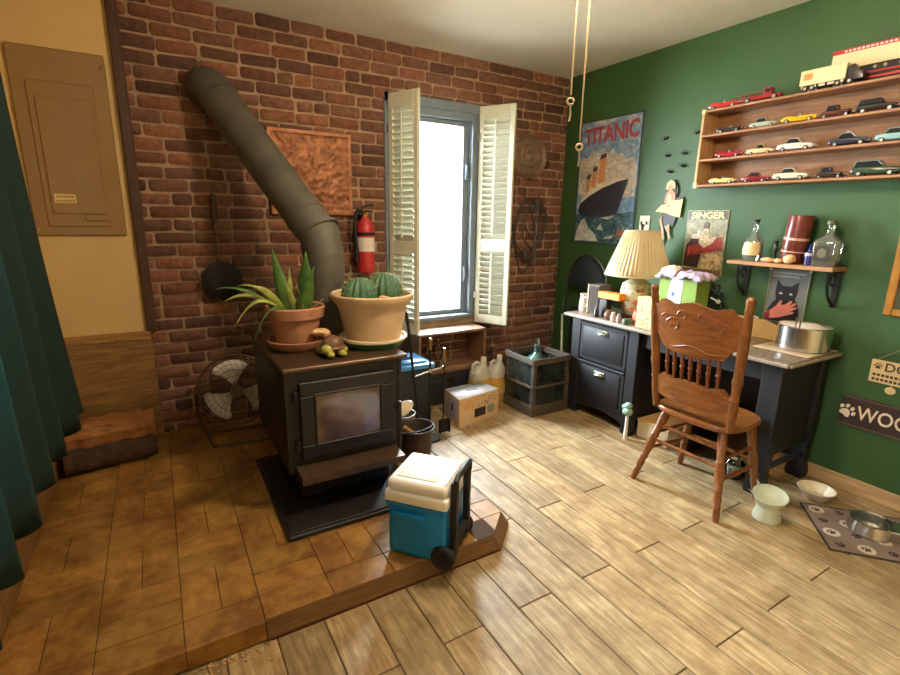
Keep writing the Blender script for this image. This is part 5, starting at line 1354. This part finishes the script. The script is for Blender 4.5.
b = MB(); b.prism([(.012*(1+.35*math.cos(4*t))*math.cos(t), .016*(1+.35*math.cos(3*t))*math.sin(t)) for t in [2*PI*i/24 for i in range(24)]], 0, .001, align((3.002, 1.627, SZ+.07), (-.85, -.4, 0))); build('emblem', b, M('emblem_orange', (190, 110, 40), .6), lb_)
b = MB(); b.lathe([(0, 0), (.016, 0), (.017, .016), (0, .018)], (3.05, 1.645, SZ+.222), 18); build('stopper', b, m_rubber, br)
cnd = thing('candle_holder', 'small dark green candlestick on the shelf by the cylinder', 'candlestick', (3.055, 1.52, SZ))
b = MB(); b.lathe([(0, 0), (.026, 0), (.022, .012), (.008, .03), (.010, .06), (.016, .075), (.009, .09), (.012, .115), (.018, .122), (0, .123)], (3.055, 1.52, SZ), 20); build('stem', b, M('bottle_green', (24, 44, 34), .3), cnd)
for (x_, y_, rr, lab) in ((3.0, 1.525, (.02, .038, .015), 'flat pale seashell lying in front of the candlestick'), (3.0, 1.415, (.026, .032, .027), 'round striped seashell in front of the maroon cylinder'), (2.998, 1.47, (.015, .022, .014), 'small pinkish seashell between the two larger shells')):
    b = MB(); b.ball((x_, y_, SZ+rr[2]), rr, 16, jit=.18); b.tube(arc((x_-rr[0]*.5, y_, SZ+rr[2]), rr[2]*.6, 0, 5, 10, (0, 1, 0), (0, 0, 1)), .004, 5)
    tag(build('seashell', b, MATS['pale_shell'], loc=(x_, y_, SZ)), lab, 'shell', 'shells on the bracket shelf')
cyl_ = thing('maroon_cylinder', 'tall maroon marbled cylinder leaning on the bottle shelf', 'cylinder canister', (3.065, 1.425, SZ))
tilt = align((3.065, 1.435, SZ+.004), (0, -.07, 1))
b = MB(); b.lathe([(0, 0), (.058, 0), (.06, .004), (.06, .256), (.058, .26), (0, .26)], (0, 0, 0), 36, tilt); cb2 = build('canister_body', b, M('maroon_marble', (104, 44, 36), .28, var=.35, scale=18), cyl_)
b = MB(); b.lathe([(.0605, .125), (.0612, .125), (.0612, .138), (.0605, .138)], (0, 0, 0), 36, tilt); b.lathe([(.0605, .06), (.0612, .06), (.0612, .066), (.0605, .066)], (0, 0, 0), 36, tilt); build('pale_band', b, M('pale_vein', (206, 170, 150), .4), cb2)
bb2 = thing('blue_vial', 'tiny blue glass vial with a pale band on shelf', 'vial', (3.03, 1.333, SZ))
b = MB(); b.lathe([(0, 0), (.02, 0), (.021, .05), (.018, .065), (.007, .075), (.006, .105), (.009, .11), (0, .112)], (3.03, 1.333, SZ), 20); build('vial_body', b, M('cobalt', (50, 50, 110), .15, var=.1), bb2)
b = MB(); b.lathe([(.0215, .05), (.0215, .062), (.019, .066)], (3.03, 1.333, SZ), 20); build('band', b, M('vial_band', (186, 180, 200), .3), bb2)
dc = thing('square_decanter', 'square clear glass decanter with a dark label on shelf', 'bottle', (3.05, 1.262, SZ))
mt = Matrix.Translation((3.05, 1.262, SZ)) @ Matrix.Rotation(.15, 4, 'Z') @ Matrix.Diagonal((.86, .84, .98, 1))
b = MB(); rings = []
for z_, a, sq in ((0, .064, 1), (.006, .068, 1), (.12, .074, 1), (.135, .068, 1), (.16, .03, .5), (.175, .02, 0), (.215, .019, 0), (.22, .024, 0)):
    rings.append([(.62*a*(math.copysign(abs(math.cos(t))**(1-.65*sq), math.cos(t)) if sq else math.cos(t)/.8), a*(math.copysign(abs(math.sin(t))**(1-.65*sq), math.sin(t)) if sq else math.sin(t)), z_) for t in [2*PI*i/32 for i in range(32)]])
b.raw([p for r in rings for p in r], [(j*32+i, j*32+(i+1) % 32, j*32+32+(i+1) % 32, j*32+32+i) for j in range(7) for i in range(32)]+[tuple(range(32))], mt)
dcb = build('decanter_body', b, m_clear, dc)
b = MB(); b.box(-.0475, -.0465, -.025, .055, .03, .108, mtx=mt); lb_ = build('label', b, M('dark_label', (58, 54, 44), .4, var=.3, scale=30), dcb)
b = MB(); b.prism(ell(0, 0, .024, .026, 20), 0, .0006, mt @ frame((-.0476, .015, .07), (0, -1, 0), (0, 0, 1))); build('emblem', b, M('label_olive', (110, 104, 80), .5), lb_)
b = MB(); b.lathe([(0, 0), (.026, 0), (.028, .012), (.024, .02), (0, .022)], (0, 0, .221), 20, mt); build('stopper', b, M('olive_cap', (84, 84, 60), .4), dc)
b = MB(); b.box(-.036, .036, -.058, .058, .006, .03, .006, mtx=mt); build('liquid', b, M('pale_liquor', (186, 176, 130), .1, Transmission_Weight=.6), dc)

def mottled(name, stops, scale, dist=1.5):
    m, nt, b = node_mat(name); f = noise_node(nt, coords(nt, (1, 1, 1.3)), scale, 6, .62, dist)
    nt.links.new(ramp(nt, f, stops), b.inputs['Base Color']); setp(b, Roughness=.4); MATS[name] = m; return m
# ------------------------------------------------------------------ green wall: flat things
def poster(name, label, cat, y0, y1, z0, z1, mat, th=.006):
    """sheet on the green wall; y0 is the edge nearer the brick wall. Local x runs along the wall away from the brick, y up"""
    t = thing(name, label, cat, (GX-.001, (y0+y1)/2, z0))
    F = frame((GX-th, y0, z0), (0, -1, 0), (0, 0, 1))
    b = MB(); b.box(0, y0-y1, 0, z1-z0, -th-.002, 0, .001, mtx=F); sh = build('sheet', b, mat, t)
    return t, F, sh, y0-y1, z1-z0
def flat(parent, F, name, pts, mat, lvl=1):
    b = MB(); b.prism(pts, .0, .0009*lvl, F); return build(name, b, mat, parent)

t, F, shp, W, H = poster('ship_poster', 'ocean liner poster with TITANIC heading on the green wall', 'poster', 3.215, 2.593, 1.24, 2.203, mottled('sky_print', [(.35, (86, 122, 160)), (.5, (120, 150, 178)), (.66, (196, 196, 190))], 7))
c_ = lambda pts: [(x*W, y*H) for x, y in pts]
b = MB(); b.box(0, .008, 0, H, 0, .006, mtx=F); b.box(W-.012, W, 0, H, 0, .006, mtx=F); b.box(.008, W-.012, 0, .01, 0, .006, mtx=F); b.box(.008, W-.012, H-.01, H, 0, .006, mtx=F); build('edge_frame', b, M('poster_edge', (36, 52, 50), .5), t)
cl_print = mottled('cloud_print', [(.32, (128, 126, 132)), (.5, (190, 180, 166)), (.68, (226, 218, 204))], 11)
flat(shp, F, 'cloud', c_([(.02, .42), (.02, .66), (.08, .72), (.16, .70), (.22, .77), (.32, .74), (.40, .78), (.50, .72), (.58, .76), (.66, .70), (.72, .72), (.80, .66), (.90, .68), (.96, .60), (.96, .38), (.5, .36)]), cl_print, 1)
flat(shp, F, 'cloud', c_([(.25, .98), (.40, .955), (.55, .965), (.62, .985)]), cl_print, 1)
flat(shp, F, 'sea', c_([(.015, .012), (.98, .012), (.98, .27), (.8, .25), (.6, .265), (.4, .24), (.2, .255), (.015, .24)]), mottled('sea_print', [(.35, (34, 58, 72)), (.55, (62, 96, 106)), (.72, (150, 170, 166))], 16), 2)
flat(shp, F, 'hull', c_([(.05, .275), (.10, .235), (.30, .22), (.55, .225), (.72, .25), (.80, .40), (.86, .515), (.70, .50), (.45, .455), (.25, .40), (.08, .335)]), M('hull_print', (48, 46, 58), .35, var=.15, scale=10), 3)
flat(shp, F, 'deck', c_([(.08, .337), (.25, .402), (.45, .457), (.70, .502), (.86, .517), (.70, .525), (.45, .495), (.24, .44), (.10, .375)]), M('deck_print', (206, 190, 170), .4, var=.2, scale=30), 3)
flat(shp, F, 'superstructure', c_([(.20, .40), (.22, .47), (.46, .53), (.47, .475)]), M('cabin_print', (214, 204, 184), .4, var=.2, scale=40), 4)
fun = M('funnel_print', (198, 132, 86), .4); fut = M('funnel_top', (70, 56, 52), .4)
for x0, w_, z0, z1 in ((.17, .06, .42, .575), (.26, .075, .455, .635), (.37, .10, .49, .73)):
    flat(shp, F, 'funnel', c_([(x0, z0), (x0+w_, z0+.015), (x0+w_*1.1, z1), (x0+w_*.15, z1-.01)]), fun, 5)
    flat(shp, F, 'funnel_cap', c_([(x0+w_*.1, z1-.05), (x0+w_*1.08, z1-.035), (x0+w_*1.1, z1), (x0+w_*.15, z1-.01)]), fut, 6)
ice = mottled('ice_print', [(.35, (140, 152, 156)), (.6, (214, 212, 200))], 18)
flat(shp, F, 'iceberg', c_([(.02, .02), (.45, .02), (.36, .09), (.26, .13), (.18, .21), (.12, .19), (.06, .12)]), ice, 4)
for pts in ([(.40, .12), (.47, .17), (.52, .11)], [(.45, .215), (.70, .235), (.60, .20)], [(.52, .045), (.72, .085), (.66, .045)]): flat(shp, F, 'ice_floe', c_(pts), ice, 4)
flat(shp, F, 'lifeboat', c_([(.72, .06), (.90, .09), (.86, .13), (.76, .12)]), M('boat_print', (156, 96, 80), .4, var=.3, scale=40), 4)
b = MB()
for k in range(9): b.prism(ell(W*(.60+.022*k), H*(.44+.006*k), .004, .005, 8), 0, .004, F)
text('heading', 'TITANIC', .175, F @ Matrix.Translation((W*.52, H*.872, .004)) @ Matrix.Rotation(.03, 4, 'Z'), M('heading_red', (168, 62, 70), .4), shp, .002, .80, .004)
b.bm.free()

sw = thing('wall_switch', 'white switch plate on the green wall behind the lamp', 'switch', (GX-.001, 2.50, 1.36))
b = MB(); b.box(GX-.009, GX-.001, 2.452, 2.542, 1.355, 1.466, .003); build('switch_plate', b, m_cream, sw)
b = MB()
for y_ in (2.475, 2.52): b.box(GX-.018, GX-.008, y_-.006, y_+.006, 1.40, 1.425, .002)
build('toggle', b, m_iron, sw)

pu = thing('dancer_cutout', 'cutout wall figure of a woman in a flared cream dress', 'wall figure', (GX-.001, 2.30, 1.29))
F = frame((GX-.016, 2.30, 1.29), (0, -1, 0), (0, 0, 1))
m_skin = M('print_skin', (178, 132, 92), .5); m_dress = M('print_cream', (232, 206, 130), .5, var=.06); m_hair = M('print_blonde', (226, 196, 120), .5); m_inkk = M('print_black', (30, 28, 30), .5)
b = MB(); b.prism([(-.07, .0), (-.045, -.0), (-.02, .10), (.02, .12), (.045, .10), (.06, .155), (.075, .20), (.105, .225), (.10, .30), (.05, .30), (.055, .34), (.045, .385), (.02, .415), (-.02, .41), (-.04, .375), (-.045, .32), (-.035, .27), (-.09, .245), (-.10, .215), (-.05, .20), (-.05, .15), (-.065, .10)], -.018, -.004, F); build('backing', b, m_inkk, pu)
flat(pu, F, 'skirt', [(-.105, .205), (-.06, .25), (-.02, .255), (.0, .235), (.01, .275), (.105, .285), (.095, .165), (.04, .175), (-.02, .195)], m_dress, 4)
flat(pu, F, 'torso', [(-.042, .265), (-.03, .33), (-.01, .345), (.015, .345), (.04, .33), (.045, .27), (.03, .25), (.01, .30), (-.01, .25)], m_skin, 3)
flat(pu, F, 'bodice', [(-.018, .25), (-.014, .31), (.0, .325), (.012, .31), (.02, .25)], m_dress, 5)
flat(pu, F, 'face', ell(.0, .365, .021, .028, 16), m_skin, 5)
flat(pu, F, 'hair', [(-.035, .355), (-.03, .395), (-.005, .415), (.025, .405), (.038, .37), (.03, .345), (.022, .375), (.0, .39), (-.02, .375), (-.024, .35)], m_hair, 6)
flat(pu, F, 'leg', [(-.02, .10), (.02, .12), (.028, .06), (.04, .02), (.025, .015), (.01, .06)], m_skin, 3)
flat(pu, F, 'leg', [(-.035, .18), (-.052, .155), (-.02, .08), (-.01, .02), (-.022, -.02), (-.035, -.025), (-.03, .02), (-.042, .08), (-.066, .15)], m_skin, 3)

t, F, shp, W, H = poster('sewing_poster', 'tin poster headed SINGER above the desk', 'poster', 2.152, 1.866, 1.082, 1.502, mottled('poster_olive', [(.35, (112, 112, 84)), (.65, (174, 168, 132))], 14))
c_ = lambda pts: [(x*W, y*H) for x, y in pts]
flat(shp, F, 'heading_band', c_([(.02, .86), (.98, .86), (.98, .985), (.02, .985)]), M('band_khaki', (84, 80, 54), .4), 1)
text('heading', 'SINGER', .058, F @ Matrix.Translation((W*.5, H*.918, .0022)), M('heading_cream', (238, 222, 150), .4), shp, .001, 1.18, .0015)
flat(shp, F, 'dark_scene', c_([(.02, .12), (.40, .10), (.46, .35), (.42, .55), (.20, .60), (.05, .45)]), mottled('scene_dark', [(.36, (37, 24, 21)), (.62, (69, 44, 40))], 26), 1)
flat(shp, F, 'red_cloth', c_([(.10, .28), (.50, .34), (.95, .40), (.92, .60), (.70, .58), (.45, .50), (.12, .44)]), mottled('scene_red', [(.36, (96, 37, 33)), (.62, (179, 69, 62))], 26), 2)
flat(shp, F, 'pale_skirt', c_([(.50, .10), (.92, .10), (.96, .36), (.62, .34), (.48, .28)]), mottled('scene_pale', [(.36, (123, 108, 84)), (.62, (230, 201, 156))], 26), 2)
flat(shp, F, 'seated_figure', c_([(.36, .50), (.40, .66), (.50, .74), (.58, .70), (.60, .58), (.78, .60), (.70, .50), (.50, .42)]), mottled('scene_cream', [(.36, (134, 124, 102)), (.62, (250, 232, 190))], 26), 3)
flat(shp, F, 'figure_head', c_([(.44, .72), (.45, .80), (.52, .83), (.58, .79), (.56, .72)]), M('scene_hair', (96, 70, 50), .4), 4)
flat(shp, F, 'machine', c_([(.16, .56), (.18, .63), (.30, .64), (.32, .70), (.38, .70), (.38, .56)]), M('scene_white', (206, 196, 176), .4), 3)
flat(shp, F, 'lower_band', c_([(.02, .01), (.98, .01), (.98, .09), (.02, .09)]), M('band_brown', (110, 86, 62), .4), 1)

t, F, shp, W, H = poster('cat_poster', 'small poster of a black cat and hand under shelf', 'poster', 1.563, 1.352, .855, 1.165, M('poster_grey', (112, 116, 112), .4, var=.12, scale=12))
c_ = lambda pts: [(x*W, y*H) for x, y in pts]
catm = M('cat_black', (22, 20, 22), .45)
flat(shp, F, 'cat_body', c_([(.04, .02), (.90, .02), (.88, .22), (.78, .42), (.62, .50), (.35, .48), (.18, .38), (.06, .22)]), catm, 1)
flat(shp, F, 'cat_head', c_([(.24, .42), (.20, .58), (.22, .80), (.36, .70), (.58, .70), (.76, .79), (.76, .58), (.70, .42), (.5, .36)]), catm, 2)
flat(shp, F, 'cat_eyes', c_([(.30, .55), (.35, .58), (.40, .55), (.35, .535)]), M('eye_pale', (190, 196, 160), .4), 3); flat(shp, F, 'cat_eyes', c_([(.56, .55), (.61, .58), (.66, .55), (.61, .535)]), MATS['eye_pale'], 3)
flat(shp, F, 'hand', c_([(.0, .03), (.20, .06), (.40, .10), (.60, .16), (.74, .20), (.76, .23), (.66, .235), (.80, .30), (.80, .335), (.66, .30), (.78, .38), (.76, .41), (.62, .345), (.68, .42), (.64, .44), (.50, .35), (.40, .34), (.42, .42), (.37, .42), (.28, .31), (.12, .20), (.0, .16)]), M('hand_print', (206, 120, 104), .45, var=.12, scale=25), 4)
flat(shp, F, 'sleeve', c_([(.0, .02), (.16, .05), (.14, .20), (.0, .15)]), M('sleeve_print', (120, 30, 34), .5), 5)
b = MB()
for r_i, n_ in ((.935, 16), (.875, 13)):
    for k in range(n_): b.box(W*(.08+.052*k), W*(.08+.052*k+.034), H*(r_i-.018), H*(r_i+.018), 0, .001, mtx=F)
build('lettering', b, M('lettering_grey', (176, 180, 176), .5), shp)
for x_ in (0, W):
    b = MB(); b.tube([F @ V((x_, 0, .002)), F @ V((x_, H, .002))], .003, 6)
    build('edge_strip', b, M('edge_pale', (150, 150, 112), .4), t)
b = MB()
for x_ in (.0, W): b.ball(F @ V((x_, H, .004)), .007, 8)
build('pin', b, m_white, t)

wo = thing('woof_sign', 'long dark sign reading WOOF with white paw print', 'sign', (GX-.001, .80, .37))
F = frame((GX-.016, 1.088, .372), (0, -1, 0), (0, 0, 1)); WW = .56
b = MB(); b.box(0, WW, 0, .162, -.014, 0, .002, mtx=F); bd = build('board', b, M('sign_brown', (52, 36, 32), .6, var=.25, scale=20), wo)
b = MB(); b.box(0, WW, .154, .162, 0, .002, mtx=F); b.box(0, WW, 0, .008, 0, .002, mtx=F); build('border', b, M('sign_border', (96, 74, 62), .6), bd)
text('lettering', 'WOOF', .104, F @ Matrix.Translation((.076, .078, .001)), M('sign_white', (228, 214, 190), .6), bd, .001, .80, .001, 'LEFT')
b = MB(); paw(b, F @ Matrix.Translation((.030, .076, 0)) @ Matrix.Rotation(-.5, 4, 'Z'), .052, 0, .0015); build('paw_print', b, MATS['sign_white'], bd)
dg = thing('dog_sign', 'small cream hanging sign reading DOGS on a string', 'sign', (GX-.001, .85, .60))
F = frame((GX-.012, 1.0, .636), (0, -1, 0), (0, 0, 1)); WW = .30
b = MB(); b.box(0, WW, 0, .118, -.009, 0, .002, mtx=F); bd = build('board', b, M('sign_cream', (214, 190, 140), .6, var=.08), dg)
text('lettering', 'DOGS', .062, F @ Matrix.Translation((.056, .085, .0008)), M('sign_ink', (70, 46, 30), .6), bd, .0006, 1, .001, 'LEFT')
b = MB(); paw(b, F @ Matrix.Translation((.030, .086, 0)), .022, 0, .0012)
for r_i in (.042, .018):
    for k in range(15): b.box(.014+.018*k, .014+.018*k+.013, r_i-.007, r_i+.006, 0, .0009, mtx=F)
build('small_print', b, MATS['sign_ink'], bd)
b = MB(); b.tube([F @ V((.012, .112, -.003)), F @ V((.15, .225, -.006)), F @ V((.288, .112, -.003))], .0022, 6); build('string', b, m_rope, dg)
b = MB(); b.ball(F @ V((.15, .228, -.006)), .006, 8); build('nail', b, m_iron, dg)
b = MB(); b.prism(ell(.098, -.028, .022, .019, 20), -.006, 0, F); b.tube([F @ V((.098, .002, -.004)), F @ V((.098, -.010, -.003))], .0015, 5); build('tag', b, MATS['sign_cream'], dg)
gf = thing('gold_frame', 'gold framed picture at the right edge of the wall', 'picture', (GX-.001, .80, .985))
F = frame((GX-.002, 1.0, .985), (0, -1, 0), (0, 0, 1)); W, H = .45, .40
b = MB()
for a in ((0, .035, 0, H), (W-.035, W, 0, H), (.035, W-.035, 0, .035), (.035, W-.035, H-.035, H)): b.box(a[0], a[1], a[2], a[3], 0, .02, .005, mtx=F)
build('frame', b, M('gilt', (190, 132, 58), .35, .5, var=.2), gf)
b = MB(); b.box(.035, W-.035, .035, H-.035, 0, .006, mtx=F); build('picture', b, M('dark_picture', (70, 74, 52), .4, var=.4, scale=8), gf)
# small iron birds
for (y_, z_, lab) in ((2.394, 1.983, 'topmost small dark bird ornament in the cluster over the figure'), (2.362, 1.869, 'small dark bird ornament, middle height, nearer the poster'), (2.235, 1.874, 'small dark bird ornament, middle height, nearer the car rack'),
                      (2.331, 1.761, 'lowest small dark bird ornament above the cutout figure'), (2.236, 1.793, 'small dark bird ornament just above and right of the lowest one'), (2.155, 1.992, 'small dark bird ornament close beside the car rack')):
    b = MB(Matrix.Translation((GX-.012, y_, z_)) @ Matrix.Rotation(random.uniform(-.4, .4), 4, 'X'))
    b.ball((0, 0, 0), (.008, .016, .008), 10); b.ball((-.002, -.018, .004), .007, 8)
    b.raw([(0, .004, .004), (0, -.004, .004), (-.006, .010, .026), (0.004, .014, -.002)], [(0, 1, 2), (0, 2, 3), (1, 3, 2)]); b.raw([(0, .014, 0), (0, .032, .008), (0, .030, -.004)], [(0, 1, 2)])
    b.tube([(0, 0, 0), (.013, 0, 0)], .003, 5)
    tag(build('bird_ornament', b, m_iron, loc=(GX-.012, y_, z_)), lab, 'wall ornament', 'iron birds on the green wall')

# ------------------------------------------------------------------ ceiling fan with its lamp and pull cords
cf = thing('ceiling_fan', 'ceiling fan whose two pull cords hang into view', 'ceiling fan', (1.30, 1.38, 2.15))
b = MB(); b.lathe([(0, 0), (.07, 0), (.06, -.03), (.02, -.04), (.02, -.06), (.11, -.07), (.12, -.11), (.09, -.14), (0, -.145)], (1.30, 1.38, ZC), 30); build('motor_housing', b, m_cream, cf)
for k in range(4):
    a = .25+PI/2*k; mt = Matrix.Translation((1.30, 1.38, ZC-.115)) @ Matrix.Rotation(a, 4, 'Z') @ Matrix.Rotation(.2, 4, 'X')
    b = MB(); b.prism([(.12, -.03), (.2, -.05), (.5, -.06), (.52, -.04), (.52, .04), (.5, .06), (.2, .05), (.12, .03)], -.004, .004, mt); build('blade', b, m_dkwood, cf)
LZ = 2.30
b = MB(); b.lathe([(0, -.075), (.05, -.068), (.085, -.04), (.098, 0), (.09, .03), (.06, .05), (0, .055)], (1.30, 1.38, LZ), 32)
LAMP = glow('lamp_globe_glow', (1.0, .79, .53), 270)
build('lamp_globe', b, LAMP, cf)
b = MB(); b.lathe([(.06, 0), (.07, .06), (.04, .10)], (1.30, 1.38, LZ+.045), 24); build('lamp_fitter', b, m_brass, cf)
for (x_, y_, zb, nm) in ((1.335, 1.375, 1.645, 'pull_cord'), (1.30, 1.398, 1.795, 'pull_cord')):
    b = MB(); b.tube([(x_, y_+.0, 2.42), (x_, y_, zb+.05)], .0032, 6); pc_ = build(nm, b, m_rope, cf)
    b = MB(); b.tube(arc((x_, y_, zb+.03), .011, 0, 2*PI-.3, 12, (.8, -.6, 0), (0, 0, 1)), .004, 6); b.tube([(x_, y_, zb+.02), (x_+.004, y_, zb-.012), (x_, y_, zb-.035)], .0035, 6); build('knot', b, M('pale_cord', (170, 150, 120), .9), pc_)

rl = thing('fill_lamp', 'added round fill lamp on the ceiling behind the photographer', 'lamp', (.5, -.6, ZC))  # unseen fill lamp, added to brighten the room from behind the camera
b = MB(); b.lathe([(.17, 0), (.18, -.02), (.165, -.03)], (.5, -.6, ZC), 36); build('fill_lamp_ring', b, m_cream, rl)
b = MB(); b.lathe([(.16, -.02), (.14, -.05), (.08, -.075), (0, -.085)], (.5, -.6, ZC), 36); build('lamp_globe', b, glow('fill_lamp_glow', (1.0, .79, .53), 13), rl)

# crumbs of mortar where the hearth edge is broken
db = MB()
for k in range(110):
    x_ = random.uniform(-.10, .20); y_ = HY0-.015-abs(random.gauss(0, .028)); s_ = random.uniform(.002, .006)
    db.ball((x_, y_, s_*.7), (s_, s_*random.uniform(.7, 1.2), s_*.8), 6, jit=.4)
tag(build('mortar_crumbs', db, M('crumbs', (188, 158, 110), .95, var=.3), loc=(.05, 1.53, 0)), 'crumbled mortar on the floor below the broken hearth edge', 'debris', kind='stuff')

# ------------------------------------------------------------------ daylight and world
wd = bpy.data.worlds.new('World'); SC.world = wd; wd.use_nodes = True
bg = wd.node_tree.nodes['Background']; bg.inputs[0].default_value = (.80, .92, 1.0, 1); bg.inputs[1].default_value = 80.0
def portal(loc, rot, sx, sy):
    l = bpy.data.lights.new('window_portal', 'AREA'); l.shape = 'RECTANGLE'; l.size = sx; l.size_y = sy; l.cycles.is_portal = True
    o = bpy.data.objects.new('window_portal', l); C.objects.link(o); o.location = loc; o.rotation_euler = rot
portal(((OX0+OX1)/2, YB+.13, (OZ0+OZ1)/2), (-PI/2, 0, 0), OX1-OX0, OZ1-OZ0)
portal((XL-.13, (WY0+WY1)/2, (WZ0+WZ1)/2), (0, -PI/2, 0), WZ1-WZ0, WY1-WY0)

vs_ = SC.view_settings
SC.display_settings.display_device = 'sRGB'
vs_.view_transform = 'Standard'; vs_.look = 'None'; vs_.gamma = 1; vs_.exposure = 0.12; vs_.use_curve_mapping = False
cy_ = SC.cycles
cy_.use_denoising = True
cy_.max_bounces = 8; cy_.diffuse_bounces = 5; cy_.glossy_bounces = 3; cy_.transmission_bounces = 6; cy_.transparent_max_bounces = 12
cy_.sample_clamp_indirect = 6; cy_.caustics_reflective = False; cy_.caustics_refractive = False
